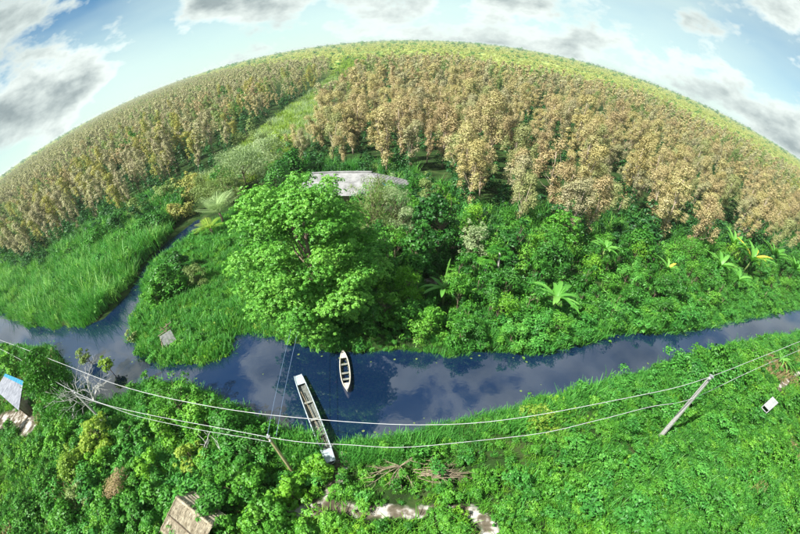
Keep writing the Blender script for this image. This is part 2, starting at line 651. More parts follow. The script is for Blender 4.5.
def leaf_arrays(rg, P, N, size, aspect=0.5, cup=0.15, axis_=None):
    """diamond leaves: centre P, facing N, lengthwise along axis_ (random when None)"""
    n = len(P)
    N = unit(N)
    if axis_ is None:
        axis_ = rg.normal(size=(n, 3))
    T = unit(axis_ - (axis_ * N).sum(1, keepdims=True) * N)
    B = np.cross(N, T)
    s = np.asarray(size).reshape(-1, 1) * np.ones((n, 1))
    w = s * aspect * 0.5
    v0 = P - T * s * 0.5
    v2 = P + T * s * 0.5 - N * s * cup
    off = P + N * s * cup * 0.5
    V = np.stack([v0, off - B * w, v2, off + B * w], 1).reshape(-1, 3)
    Q = np.arange(n * 4).reshape(n, 4)
    return V, Q


def sphere_dirs(rg, n):
    return unit(rg.normal(size=(n, 3)))


def clump_leaves(rg, clumps, total, size, aspect=0.5, up=0.5, shell=0.55, rosette=0, droop=0.0, jitter=0.6):
    """leaves spread through ellipsoid clumps [(centre, radii)]"""
    cs = np.array([c for c, r in clumps], float)
    rs = np.array([r for c, r in clumps], float)
    wts = (rs[:, 0] * rs[:, 1] + rs[:, 1] * rs[:, 2] + rs[:, 0] * rs[:, 2])
    wts = wts / wts.sum()
    heads = total if not rosette else max(total // rosette, 1)
    ci = rg.choice(len(clumps), heads, p=wts)
    D = sphere_dirs(rg, heads)
    D[:, 2] = np.where(D[:, 2] < -0.5, -D[:, 2], D[:, 2])
    rad = shell + (1 - shell) * rg.random(heads) ** 0.7
    rad = rad * (1 + 0.13 * rg.normal(size=heads))
    P = cs[ci] + D * rs[ci] * rad[:, None]
    N = D + np.array([0, 0, up]) + jitter * rg.normal(size=(heads, 3)) * 0.6
    tint = np.clip(rg.normal(0.45, 0.2, heads) + 0.22 * rg.normal(size=len(clumps))[ci], 0, 1)
    if rosette:
        Pn, Nn, An, tn = [], [], [], []
        N = unit(N)
        a = unit(np.cross(N, rg.normal(size=(heads, 3))))
        b = np.cross(N, a)
        sz = size * rg.uniform(0.8, 1.2, heads)
        for kk in range(rosette):
            w = 2 * PI * kk / rosette + rg.uniform(-0.3, 0.3, heads)
            d = a * np.cos(w)[:, None] + b * np.sin(w)[:, None]
            Pn.append(P + d * sz[:, None] * 0.5 - N * sz[:, None] * 0.08)
            Nn.append(N + d * 0.45 + 0.25 * rg.normal(size=(heads, 3)))
            An.append(d)
            tn.append(np.clip(tint + rg.normal(0, 0.1, heads), 0, 1))
        P, N, A, tint = np.concatenate(Pn), np.concatenate(Nn), np.concatenate(An), np.concatenate(tn)
        V, Q = leaf_arrays(rg, P, N, np.tile(sz, rosette), aspect, axis_=A)
    else:
        A = None
        if droop:
            A = rg.normal(size=(heads, 3)) * 0.5 + D * 0.6 + np.array([0, 0, -droop])
            N = N * 0.4 + rg.normal(size=(heads, 3))
        V, Q = leaf_arrays(rg, P, N, size * rg.uniform(0.65, 1.3, heads), aspect, axis_=A)
    return V, Q, np.repeat(tint, 4)


def join(*parts):
    V, Q, T, o = [], [], [], 0
    for v, q, t in parts:
        V.append(v)
        Q.append(q + o)
        T.append(t)
        o += len(v)
    return np.concatenate(V), np.concatenate(Q), np.concatenate(T)


def crown_mesh(name, arr, mat):
    return mesh_np(name, arr[0], arr[1], mats=[mat], attrs={'tint': arr[2]})


def limbs_mb(rg, h_trunk, r0, tips, lean=(0, 0), n=6, wob=0.12):
    """a tapered trunk with limbs curving out to the crown's clumps"""
    mb = MB()
    pts, rr = [], []
    for i in range(7):
        t = i / 6
        pts.append((lean[0] * t + rg.normal() * wob * t * (1 - t), lean[1] * t + rg.normal() * wob * t * (1 - t), -0.15 + (h_trunk + 0.15) * t))
        rr.append(r0 * (1.25 if i == 0 else 1) * (1 - 0.68 * t))
    mb.tube(pts, rr, n)
    for c in tips:
        c = np.array(c)
        t = min(max((c[2] / h_trunk) * rg.uniform(0.45, 0.75), 0.12), 0.92)
        j = min(int(t * 6), 5)
        f = t * 6 - j
        s = np.array(pts[j]) * (1 - f) + np.array(pts[j + 1]) * f
        mid = (s + c) / 2 + np.array([0, 0, -0.06 * np.linalg.norm(c - s)]) + rg.normal(size=3) * 0.05 * np.linalg.norm(c - s)
        mb.tube([s, mid, c], [r0 * 0.38 * (1 - t * .5), r0 * 0.24, r0 * 0.08], 5, cap=False)
    return mb


# ---- paper-barked forest tree in pale blossom
def melaleuca(seed, mat, height=9.0, leaves=1500, size=0.27, wide=1.0):
    """a bushy head over trailing columns of blossom that reach far down the stem"""
    rg = np.random.default_rng(seed)
    clumps = []
    n = rg.integers(16, 22)
    wob = rg.normal(size=2) * 0.4
    for i in range(n):
        t = (i + rg.random()) / n
        z = height * (0.14 + 0.80 * t)
        spread = wide * (0.22 + 1.05 * t ** 1.2) * (1 if t < 0.8 else 1 - 2.6 * (t - 0.8))
        a = rg.uniform(0, 2 * PI)
        rr = rg.uniform(0.2, 1.0) * spread
        rad = wide * rg.uniform(0.32, 0.72) * (0.6 + 0.65 * t)
        clumps.append(((wob[0] * t + rr * math.cos(a), wob[1] * t + rr * math.sin(a), z), (rad, rad, rad * rg.uniform(1.0, 1.7))))
    for i in range(3):                                   # a branch of its own standing off the stem
        a = rg.uniform(0, 2 * PI)
        rr = wide * rg.uniform(1.0, 1.7)
        z0 = height * rg.uniform(0.35, 0.7)
        for k in range(3):
            rad = wide * rg.uniform(0.28, 0.5)
            clumps.append(((rr * math.cos(a), rr * math.sin(a), z0 + k * height * 0.085), (rad, rad, rad * 1.3)))
    arr = clump_leaves(rg, clumps, leaves, size, 0.55, up=0.3, shell=0.3, droop=0.0)
    trunk = limbs_mb(rg, height * 0.86, 0.11, [c for c, r in clumps[::2]], tuple(wob), 6)
    return crown_mesh('crown', arr, mat), trunk.mesh('trunk', M['palebark'], True)


def dome_clumps(rg, w, h, n, base=0.1, flat=1.0):
    """uneven heaped clumps: a lopsided body, and outlying shoots that break the outline"""
    out = []
    skew = rg.normal(size=2) * 0.09 * w
    n = int(n * max(1.0, 1.25 * h / w))
    for i in range(n):
        a = rg.uniform(0, 2 * PI)
        t = rg.random()
        prof = math.sqrt(max(1 - (t * 0.95) ** 2, 0.03))
        rr = w * 0.42 * prof * math.sqrt(rg.uniform(0.15, 1.0))
        r = w * rg.uniform(0.13, 0.25)
        c = np.array([rr * math.cos(a) + skew[0] * t, rr * math.sin(a) + skew[1] * t, h * (base + (0.92 - base) * t)])
        c[2] = max(c[2] - r * 0.4, h * base * 0.5 + 0.05)
        out.append((c, (r * rg.uniform(0.8, 1.2), r * rg.uniform(0.8, 1.2), min(r * flat * rg.uniform(0.8, 1.25), h * 0.32))))
    for i in range(max(n // 3, 2)):
        a = rg.uniform(0, 2 * PI)
        t = rg.uniform(0.2, 1.08)
        rr = w * 0.5 * math.sqrt(max(1.15 - t * t, 0.05)) * rg.uniform(0.8, 1.1)
        r = w * rg.uniform(0.06, 0.11)
        out.append((np.array([rr * math.cos(a), rr * math.sin(a), h * (base + (1 - base) * t)]), (r, r, r * 1.4)))
    return out


def leafy(name, seed, w, h, mat, leaves, size, aspect=0.5, rosette=0, n=12, base=0.1, trunk_r=None, up=0.6, droop=0, bark='bark', shell=0.5):
    rg = np.random.default_rng(seed)
    cl = dome_clumps(rg, w, h, n, base)
    arr = clump_leaves(rg, cl, leaves, size, aspect, up, shell, rosette, droop)
    arr[0][:, 2] = np.maximum(arr[0][:, 2], 0.03)
    tr = limbs_mb(rg, h * 0.72, trunk_r or 0.014 * h + 0.015, [c for c, r in cl], (0, 0), 6)
    return crown_mesh('crown', arr, mat), tr.mesh('trunk', M[bark], True)


def blades(rg, n, rad, h, mat, width=0.05, lean=0.45, name='blades', segs=2, square=False):
    """a tuft of grass or reed: bent tapering blades"""
    V, Q, T = [], [], []
    a = rg.uniform(0, 2 * PI, n)
    r = rad * np.sqrt(rg.random(n))
    base = np.stack([r * np.cos(a), r * np.sin(a), np.full(n, -0.05)], 1)
    d = rg.uniform(0, 2 * PI, n)
    out = np.stack([np.cos(d), np.sin(d), np.zeros(n)], 1)
    side = np.stack([-np.sin(d), np.cos(d), np.zeros(n)], 1)
    hh = h * rg.uniform(0.55, 1.15, n)[:, None]
    ln = lean * rg.uniform(0.2, 1.3, n)[:, None]
    tn = np.clip(rg.normal(0.5, 0.22, n), 0, 1)
    rows = []
    for s in range(segs + 1):
        t = s / segs
        c = base + out * hh * ln * t * t + np.array([0, 0, 1.0]) * hh * (t - 0.28 * ln * t * t)
        w = width * (1 - 0.85 * t) * 0.5
        rows.append(np.stack([c - side * w, c + side * w], 1))
    vv = np.stack(rows, 1).reshape(n, -1, 3)              # n, (segs+1)*2
    m = (segs + 1) * 2
    V = vv.reshape(-1, 3)
    b0 = (np.arange(n) * m)[:, None]
    Q = np.concatenate([b0 + np.array([2 * s, 2 * s + 1, 2 * s + 3, 2 * s + 2]) for s in range(segs)])
    return crown_mesh(name, (V, Q, np.repeat(tn, m)), mat)


# ------------------------------------------------------------------ stuff: scattered by geometry nodes, one object each
def scatter(name, meshes, P, scale, seed, label, cat, tilt=0.08, zscale=None, pick=None):
    rg = np.random.default_rng(seed)
    n = len(P)
    me = bpy.data.meshes.new(name)
    me.vertices.add(n)
    me.vertices.foreach_set('co', np.asarray(P, np.float32).ravel())
    rot = np.stack([rg.normal(0, tilt, n), rg.normal(0, tilt, n), rg.uniform(0, 2 * PI, n)], 1)
    sc = np.repeat(np.asarray(scale, float).reshape(-1, 1) * np.ones((n, 1)), 3, 1)
    sc[:, 2] *= rg.uniform(0.8, 1.25, n) if zscale is None else zscale
    for nm, val in (('rot', rot), ('siz', sc)):
        a = me.attributes.new(nm, 'FLOAT_VECTOR', 'POINT')
        a.data.foreach_set('vector', val.astype(np.float32).ravel())
    a = me.attributes.new('pick', 'INT', 'POINT')
    a.data.foreach_set('value', (rg.integers(0, len(meshes), n) if pick is None else np.clip(pick, 0, len(meshes) - 1)).astype(np.int32))
    o = link(name, me)
    tag(o, label, cat, kind='stuff')
    ng = bpy.data.node_groups.new(name + '_nodes', 'GeometryNodeTree')
    ng.interface.new_socket('Geometry', in_out='INPUT', socket_type='NodeSocketGeometry')
    ng.interface.new_socket('Geometry', in_out='OUTPUT', socket_type='NodeSocketGeometry')
    N, L = ng.nodes, ng.links
    gi, go = N.new('NodeGroupInput'), N.new('NodeGroupOutput')
    jn = N.new('GeometryNodeJoinGeometry')
    for m in meshes:
        src = bpy.data.objects.new(name + '_source', m)
        oi = N.new('GeometryNodeObjectInfo')
        oi.inputs['Object'].default_value = src
        g2 = N.new('GeometryNodeGeometryToInstance')
        L.new(oi.outputs['Geometry'], g2.inputs[0])
        L.new(g2.outputs[0], jn.inputs[0])
    ip = N.new('GeometryNodeInstanceOnPoints')

    def named(nm, typ):
        a = N.new('GeometryNodeInputNamedAttribute')
        a.data_type = typ
        a.inputs['Name'].default_value = nm
        return next(s for s in a.outputs if s.enabled and s.name == 'Attribute')
    e2 = N.new('FunctionNodeEulerToRotation')
    L.new(named('rot', 'FLOAT_VECTOR'), e2.inputs[0])
    L.new(gi.outputs[0], ip.inputs['Points'])
    L.new(jn.outputs[0], ip.inputs['Instance'])
    ip.inputs['Pick Instance'].default_value = True
    L.new(named('pick', 'INT'), ip.inputs['Instance Index'])
    L.new(e2.outputs[0], ip.inputs['Rotation'])
    L.new(named('siz', 'FLOAT_VECTOR'), ip.inputs['Scale'])
    L.new(ip.outputs[0], go.inputs[0])
    md = o.modifiers.new('scatter', 'NODES')
    md.node_group = ng
    return o


def jitter_grid(rg, x0, x1, y0, y1, step):
    a, b = np.meshgrid(np.arange(x0, x1, step), np.arange(y0, y1, step))
    a = a.ravel() + rg.uniform(-0.48, 0.48, a.size) * step
    b = b.ravel() + rg.uniform(-0.48, 0.48, b.size) * step
    return a, b


def in_px(poly, x, y):
    u, v = pixel(x, y, 0)
    return inside(poly, u, v)


def world_poly(px):
    return np.array([ground(*p) for p in px])


def lift(x, y):
    return np.stack([x, y, terrain(x, y)], 1)


# ------------------------------------------------------------------ the forest
def place(name, proto, loc, rz, scale, label, cat, group=None, tilt=(0, 0)):
    e = empty(name, loc, rz, label, cat, group, scale if hasattr(scale, '__len__') else (scale,) * 3)
    e.rotation_euler = (tilt[0], tilt[1], rz)
    link('trunk', proto[1], e)
    link('crown', proto[0], e)
    return e


LEFT_FOREST = [(-140, 330), (0, 262), (32, 265), (60, 252), (80, 241), (112, 228), (150, 221), (184, 205), (214, 178), (238, 152), (262, 130),
               (288, 110), (316, 90), (333, 74), (322, 66), (290, 69), (230, 73), (170, 84), (101, 116), (34, 160), (0, 184), (-140, 300)]
MID_FOREST = [(299, 160), (300, 176), (314, 182), (408, 182), (428, 206), (462, 236), (500, 247), (560, 254), (640, 263), (720, 260), (800, 266), (900, 328),
              (900, 250), (800, 175), (766, 161), (699, 127), (640, 97), (597, 92), (560, 86), (530, 83), (480, 70), (420, 64), (380, 66),
              (358, 77), (338, 99), (319, 126), (305, 147)]
SWATH = [(186, 194), (214, 175), (238, 153), (262, 131), (288, 111), (316, 91), (333, 75), (345, 60), (385, 62), (360, 76), (340, 98), (321, 125), (307, 146), (298, 164), (255, 182), (215, 200)]

mel_near = [melaleuca(100 + i, (M['tan_grey'], M['tan'], M['tan'], M['ochretan'], M['tan_grey'], M['tan'], M['ochretan'], M['tan'], M['olivetan'])[i], 9.6 + 0.6 * (i % 4), 4800, 0.19, 1.0 + 0.17 * (i % 3)) for i in range(9)]
mel_mid = [melaleuca(140 + i, (M['tan_grey'], M['tan'], M['ochretan'], M['tan'], M['tan_grey'], M['tan'])[i], 10.6, 1200, 0.33, 1.02)[0] for i in range(6)]
mel_left = [melaleuca(160 + i, [M['tan_grey'], M['ochre'], M['tan_grey'], M['tan'], M['olive'], M['tan_grey'], M['ochre']][i], 10.4, 1200, 0.33, 1.05)[0] for i in range(7)]
mel_far = [melaleuca(180 + i, M['tan'] if i % 3 else M['tan_grey'], 10.5, 230, 0.66, 0.95)[0] for i in range(4)]
mel_far_l = [melaleuca(190 + i, M['tan_grey'], 10.5, 230, 0.66, 0.95)[0] for i in range(4)]
mel_mid += [melaleuca(250, M['olive'], 9.5, 1000, 0.36, 1.1)[0]]
mel_left += [melaleuca(251, M['green'], 8.5, 1000, 0.36, 1.2)[0]]
mel_far += [melaleuca(252, M['olive'], 9.5, 230, 0.72, 1.1)[0], melaleuca(253, M['ochre'], 9.5, 230, 0.72, 1.1)[0]]
mel_far_l += [melaleuca(254, M['olive'], 9.5, 230, 0.72, 1.1)[0]]
und = [leafy('u', 200 + i, 2.6, 3.0 + i, M['under'], 420, 0.36, 0.45, n=8)[0] for i in range(3)]
far_tree = [leafy('f', 210 + i, 5.5, 5.0, M['far'], 150, 1.1, 0.6, n=7)[0] for i in range(3)]
far_green = [leafy('f', 215 + i, 5.0, 6.0, M['green'], 150, 1.0, 0.6, n=7)[0] for i in range(2)]
swath_bush = [leafy('s', 220 + i, 2.6, 2.2, M['yellowgreen'] if i else M['olive'], 360, 0.34, 0.4, n=8)[0] for i in range(3)]

rf = np.random.default_rng(11)
bands = [(48, 120, 5.2), (120, 220, 5.2), (220, 420, 5.8), (420, 800, 7.0), (800, 1500, 11.0), (1500, 3200, 19.0), (3200, 5200, 32.0)]
fx, fy = [], []
for d0, d1, st in bands:
    amax = R(62) if d1 <= 120 else R(54) if d1 < 300 else R(44)
    for d in np.arange(d0, d1, st):
        m_ = int(2 * amax * d / st)
        az = -amax + (np.arange(m_) + rf.uniform(-0.45, 0.45, m_)) * (2 * amax / m_)
        dd = d + rf.uniform(-0.48, 0.48, m_) * st
        fx.append(np.sin(az) * dd)
        fy.append(np.cos(az) * dd)
fx, fy = np.concatenate(fx), np.concatenate(fy)
fd = np.hypot(fx, fy)
fu, fv = pixel(fx, fy, 0)
inL, inM, inS = inside(LEFT_FOREST, fu, fv), inside(MID_FOREST, fu, fv), inside(SWATH, fu, fv)
dry = np.ones(len(fx), bool)
nr = fd < 300
dry[nr] = signed_shore(fx[nr], fy[nr]) > 1.5
inL &= dry
inM &= dry
keep = rf.random(len(fx))
gap = (bumpy(fx * 0.9 + 40, fy * 0.9) < -0.5) | (bumpy(fx * 0.35 + 9, fy * 0.35 + 4) < -0.75)                       # natural glades
hero = np.where(inM & (keep < 0.9) & ~gap & (fu > -15) & (fu < 815))[0]
hero = hero[np.argsort(fd[hero])][:230]
heroL = np.where(inL & (keep < 0.9) & ~gap & (fu > -10))[0]
heroL = heroL[np.argsort(fd[heroL])][:70]
is_hero = np.zeros(len(fx), bool)
is_hero[hero] = True
is_hero[heroL] = True
for i in hero:
    p = mel_near[rf.integers(0, 9)]
    s = rf.uniform(0.72, 1.32)
    size_ = 'short' if s < 0.88 else 'tall' if s > 1.12 else 'mid-sized'
    hue_ = {'greyish_blossom': 'greyish tan', 'yellowish_blossom': 'yellowish tan', 'olive_tan_leaf': 'olive tan'}.get(p[0].materials[0].name, 'tan')
    row_ = 'front' if not np.any((np.abs(fu[hero] - fu[i]) < 9) & (fd[hero] < fd[i] - 2)) else 'inner'
    where_ = ('behind the house' if fu[i] < 420 else 'above the papaya' if fu[i] < 530 else 'above the rosette banana' if fu[i] < 590 else
              'above the small banana' if fu[i] < 650 else 'left of the banana clump' if fu[i] < 715 else 'above the banana clump' if fu[i] < 770 else 'by the right frame edge')
    lab = '%s %s blossoming tree in the %s forest rows %s' % (size_, hue_, row_, where_)
    place('forest_tree', p, (fx[i], fy[i], gz_at(fx[i], fy[i])), rf.uniform(0, 6.28), (s, s, s * rf.uniform(0.8, 1.25)), lab, 'tree',
          'tan paper-bark trees along the forest edge', tilt=(rf.normal(0, .05), rf.normal(0, .05)))
mel_hero_left = [(melaleuca(230 + i, M['tan_grey'] if i % 3 else M['ochre'], 10.5, 2200, 0.25, 1.05)) for i in range(5)]
for i in heroL:
    p = mel_hero_left[rf.integers(0, 5)]
    s = rf.uniform(0.78, 1.25)
    place('forest_tree', p, (fx[i], fy[i], gz_at(fx[i], fy[i])), rf.uniform(0, 6.28), (s, s, s * rf.uniform(0.9, 1.2)),
          '%s %s leaning tree in the wood %s' % ('short' if s < 0.92 else 'tall' if s > 1.1 else 'mid-sized', 'ochre' if p[0].materials[0] is M['ochre'] else 'greyish tan', 'by the left frame edge' if fu[i] < 60 else 'behind the middle of the reed bank' if fu[i] < 130 else 'above the narrow canal'), 'tree', 'tan trees of the wood behind the reed bank',
          tilt=(rf.normal(0, .09), rf.normal(0, .09)))


def patchy(mask, n, f=0.16):
    """kinds grow in patches rather than evenly mixed"""
    v = 0.5 + 0.42 * bumpy(fx[mask] * f, fy[mask] * f) + rf.normal(0, 0.2, mask.sum())
    return np.floor(np.clip(v, 0, 0.999) * n)


def pts(mask):
    return np.stack([fx[mask], fy[mask], np.where(fd[mask] < 300, terrain(fx[mask], fy[mask], np.full(mask.sum(), 9.0)), 0.42)], 1)


m_ = inM & ~is_hero & (keep < 0.86) & ~gap & (fd < 260)
scatter('forest', mel_mid, pts(m_), rf.uniform(0.68, 1.28, m_.sum()), 1, 'tan blossoming paper-bark forest stretching back behind the house', 'forest', pick=patchy(m_, 7))
m_ = inM & ~is_hero & (keep < 0.95) & (fd >= 260)
scatter('forest_depth', mel_far, pts(m_), rf.uniform(0.8, 1.25, m_.sum()), 2, 'far tan forest canopy receding towards the horizon', 'forest', pick=patchy(m_, 6, 0.06))
m_ = inL & ~is_hero & (keep < 0.86) & ~gap & (fd < 320)
scatter('woodland', mel_left, pts(m_), rf.uniform(0.7, 1.25, m_.sum()), 3, 'greyish tan woodland behind the reed bank on the left', 'forest', tilt=0.1, pick=patchy(m_, 8))
m_ = inL & ~is_hero & (keep < 0.95) & (fd >= 320)
scatter('woodland_depth', mel_far_l, pts(m_), rf.uniform(0.8, 1.3, m_.sum()), 4, 'far grey woodland canopy on the left skyline', 'forest', pick=patchy(m_, 5, 0.05))
m_ = (inL | inM) & (fd < 240) & ((keep > 0.25) | gap)
scatter('undergrowth', und, pts(m_) + np.array([rf.uniform(-1, 1), rf.uniform(-1, 1), 0]), rf.uniform(0.7, 1.5, m_.sum()), 5, 'dark green undergrowth in the gaps between the forest trees', 'undergrowth')
m_ = (~inL) & (~inM) & (~inS) & (fd > 230) & (keep < 0.55 + 0.4 * bumpy(fx * 0.05, fy * 0.05)) & (fv < 200)
scatter('young_plantation', far_tree, pts(m_), rf.uniform(0.5, 1.2, m_.sum()) * np.clip(fd[m_] / 700, 0.8, 2.4), 6, 'pale yellow-green young plantation below the skyline', 'plantation', zscale=0.75)
m_ = (~inL) & (~inM) & (fd > 330) & (keep > 0.955)
scatter('far_trees', far_green, pts(m_), rf.uniform(0.5, 1.5, m_.sum()) * np.clip(fd[m_] / 900, 0.7, 2.6), 7, 'scattered darker trees in the far pale plantation', 'trees')
m_ = inS & (fd < 700) & dry
scatter('swath_scrub', swath_bush, pts(m_), rf.uniform(0.6, 1.3, m_.sum()) * np.clip(fd[m_] / 250, 0.8, 2), 8, 'light green scrub filling the open strip between the two forests', 'scrub')

# ------------------------------------------------------------------ single trees, shrubs and palms
def spot(px, py, zc):
    """ground position of a plant whose crown centre, zc metres up, shows at this pixel"""
    x, y = ground(px, py, zc + 0.4)
    return x, y, gz_at(x, y)


def wide(px_w, x, y, z):
    return px_w / px_per_m(x, y, z)


SEED = [1000]


def tree(name, px, py, wpx, h, mat, leaves, size, label, cat='tree', zc=None, group=None, **kw):
    zc = h * 0.56 if zc is None else zc
    x, y, z = spot(px, py, zc)
    SEED[0] += 1
    w = wide(wpx, x, y, zc)
    pr = leafy(name, SEED[0], w, h, M[mat] if isinstance(mat, str) else mat, leaves, size, **kw)
    return place(name, pr, (x, y, max(z, -0.2)), 0, 1, label, cat, group)


# the big spreading tree over the canal
def big_tree():
    rg = np.random.default_rng(77)
    x, y, z = spot(310, 268, 7.0)
    cl = []
    for i in range(120):
        zz = 1.2 + 13.2 * (i + rg.random()) / 120
        prof = 5.25 * math.sin(PI * min(max((zz + 1.2) / 17.5, 0), 1)) ** 0.62
        a = rg.uniform(0, 2 * PI)
        rr = prof * math.sqrt(rg.uniform(0.12, 0.95))
        r = rg.uniform(0.7, 1.45)
        cl.append(((rr * math.cos(a), rr * math.sin(a), zz), (r * 1.15, r * 1.15, r * 0.8)))
    for i in range(34):
        zz = rg.uniform(3.5, 9.5)
        a = rg.uniform(-PI, 0.15 * PI)
        rr = 4.4 * rg.uniform(0.55, 0.98)
        r = rg.uniform(0.7, 1.3)
        cl.append(((rr * math.cos(a), rr * math.sin(a), zz), (r * 1.1, r * 1.1, r * 0.8)))
    arr = clump_leaves(rg, cl, 110000, 0.205, 0.46, up=0.8, shell=0.4, rosette=6)
    e = empty('spreading_tree', (x, y, max(z, 0.1)), 0, 'big spreading bright green tree leaning over the canal in front of the house', 'tree')
    link('trunk', limbs_mb(rg, 11.5, 0.26, [c for c, r in cl[::5]], (0.3, -0.4), 9, 0.5).mesh('trunk', M['bark'], True), e)
    link('crown', crown_mesh('crown', arr, M['bigtree']), e)


big_tree()
tree('feathery_tree', 372, 206, 50, 10.5, 'olive', 6500, 0.32, 'pale olive feathery tree in front of the house roof', aspect=0.16, droop=0.7, n=16)
tree('feathery_tree', 396, 212, 42, 9.0, 'pale', 4800, 0.32, 'wispy grey-green tree below the right end of the house roof', aspect=0.16, droop=0.8, n=12)
tree('glossy_tree', 441, 222, 52, 8.5, 'dark', 4200, 0.36, 'dark glossy round tree right of the house roof', rosette=5, n=18, bark='bark')
tree('glossy_tree', 416, 248, 40, 6.5, 'dark', 2600, 0.34, 'dark broadleaf tree between the big tree and the glossy round tree', rosette=5, n=14)
tree('small_tree', 355, 245, 40, 6.5, 'green', 2800, 0.30, 'mottled mid-green tree against the right flank of the big tree', n=14)
tree('small_tree', 473, 242, 30, 6.0, 'pale', 2600, 0.26, 'small pale grey-green tree left of the papaya', aspect=0.3, n=12)
tree('small_tree', 410, 286, 30, 6.0, 'lime', 3800, 0.26, 'slim lime green tree left of the upright banana leaf', aspect=0.28, n=14, droop=0.4)
tree('small_tree', 388, 262, 40, 6.0, 'green', 3200, 0.28, 'mid-green bushy tree right of the big tree behind the lime one', n=14)
tree('small_tree', 385, 310, 34, 3.6, 'bright', 2400, 0.26, 'bright bush on the waterside right of the big tree', n=12)
tree('small_tree', 432, 318, 34, 3.0, 'bright', 2200, 0.24, 'bright low bush on the waterside below the young banana', n=12, rosette=5)
tree('small_tree', 428, 200, 26, 7.5, 'olive', 1800, 0.32, 'thin olive tree between house roof and first tan forest trees', aspect=0.3, n=10)
tree('small_tree', 562, 232, 46, 6.5, 'bright', 2600, 0.30, 'bright green tree topping the thicket above the rosette banana', rosette=5, n=14)
tree('small_tree', 545, 250, 60, 6.0, 'dark', 3400, 0.32, 'dark green tree behind the rosette banana plant', n=16)
tree('small_tree', 640, 245, 40, 6.0, 'green', 2400, 0.32, 'mid-green tree under the tan trees right of the small banana', n=13)
tree('small_tree', 690, 250, 44, 5.5, 'green', 2400, 0.32, 'feathery mid-green tree left of the right-hand banana clump', n=13, aspect=0.25)
tree('small_tree', 515, 245, 34, 6.5, 'dark', 2400, 0.32, 'dark green tree just right of the papaya', n=12)
tree('small_tree', 252, 222, 40, 6.5, 'green', 2400, 0.32, 'mid-green tree between the feather palm and the big tree', n=14)
tree('small_tree', 275, 180, 40, 7.0, 'dark', 2200, 0.36, 'dark green tree behind the big tree left of the house', n=13)
tree('small_tree', 225, 178, 30, 6.5, 'green', 1700, 0.36, 'small green tree behind the feather palm', n=11)
tree('weeping_tree', 240, 164, 64, 8.5, 'pale', 5200, 0.50, 'large pale drooping tree beside the open strip left of the house', aspect=0.22, droop=1.0, n=20)
tree('weeping_tree', 264, 152, 48, 7.5, 'pale', 3600, 0.50, 'pale drooping tree at the right of the large pale one', aspect=0.22, droop=0.9, n=15)
tree('weeping_tree', 222, 184, 44, 6.5, 'olive', 3200, 0.42, 'olive drooping tree above the feather palm', aspect=0.22, droop=0.9, n=14)
tree('wood_edge_tree', 186, 186, 40, 6.0, 'ochre', 2600, 0.36, 'ochre tree at the right end of the left wood above the palm', n=13)
tree('wood_edge_tree', 166, 196, 36, 5.5, 'olive', 2200, 0.36, 'olive tree at the left wood edge above the narrow canal', n=12)
tree('wood_edge_tree', 246, 132, 44, 7.0, 'olive', 2600, 0.44, 'olive tree behind the large pale drooping tree', n=12)
tree('wood_edge_tree', 284, 138, 40, 6.5, 'yellowgreen', 2400, 0.42, 'yellow-green tree beside the open strip between the forests', n=12)
tree('wood_edge_tree', 290, 164, 36, 7.0, 'dark', 2400, 0.40, 'dark green tree left of the house under the tan forest edge', n=13)
tree('weeping_tree', 205, 184, 34, 6.0, 'olive', 2600, 0.42, 'smaller olive drooping tree left of the large pale one', aspect=0.22, droop=0.9, n=12)
tree('leafy_bush', 163, 280, 42, 4.8, 'green', 2800, 0.42, 'large-leaved green bush at the narrow canal mouth', rosette=5, n=14, aspect=0.4)
tree('leafy_bush', 180, 262, 30, 3.6, 'dark', 1800, 0.32, 'dark green bush on the narrow canal bank below the palm', n=11)
tree('leafy_bush', 155, 296, 26, 3.0, 'bright', 1500, 0.36, 'bright bush at the water edge below the large-leaved bush', rosette=5, n=9)
tree('round_bush', 193, 275, 27, 3.0, 'olive', 2600, 0.20, 'rounded yellowish olive bush on the grassy point', aspect=0.3, n=12)
tree('leafy_bush', 150, 222, 44, 4.5, 'dark', 2200, 0.38, 'dark green bush at the edge of reeds and left wood', n=13)
tree('leafy_bush', 128, 238, 40, 4.0, 'green', 2000, 0.38, 'mid-green bush standing in the reeds by the narrow canal', n=12)
tree('leafy_bush', 118, 222, 36, 4.6, 'dark', 2200, 0.36, 'dark green bush at the middle of the wood edge behind the reeds', n=12)
tree('leafy_bush', 140, 206, 38, 5.2, 'olive', 2200, 0.38, 'olive bush at the wood edge above the dark reed-side bush', n=12)
tree('leafy_bush', 96, 236, 34, 4.2, 'green', 2000, 0.36, 'green bush at the wood edge above the reed field', n=12)
tree('leafy_bush', 70, 250, 32, 3.8, 'dark', 1800, 0.36, 'dark bush where the reeds meet the wood left of centre', n=11)
tree('leafy_bush', 108, 256, 30, 3.4, 'emerald', 1800, 0.34, 'emerald bush standing in the middle of the reed field', n=11)
tree('leafy_bush', 178, 208, 34, 4.5, 'ochre', 1600, 0.36, 'ochre yellow bush at the wood edge above the narrow canal', n=10)
tree('dense_bush_tree', 47, 381, 54, 10.0, 'green', 13000, 0.30, 'tall dense dark green tree on the left bank beside the grey shed roof', aspect=0.3, n=26, droop=0.4, base=0.02)
tree('dense_bush_tree', 10, 358, 24, 6.0, 'bright', 1800, 0.38, 'bright green tree at the left frame edge above the blue roof', n=11)
tree('drowned_shrub', 82, 352, 18, 3.0, 'olive', 500, 0.30, 'sparse shrub standing in the water above the dead tree', n=7, base=0.3)
tree('drowned_shrub', 104, 362, 18, 2.6, 'yellowgreen', 520, 0.30, 'yellow-green sprig in the water behind the dead tree', n=6, base=0.3)
tree('drowned_shrub', 130, 332, 14, 2.0, 'olive', 260, 0.28, 'thin sprig in the water off the grassy point', n=5, base=0.3)
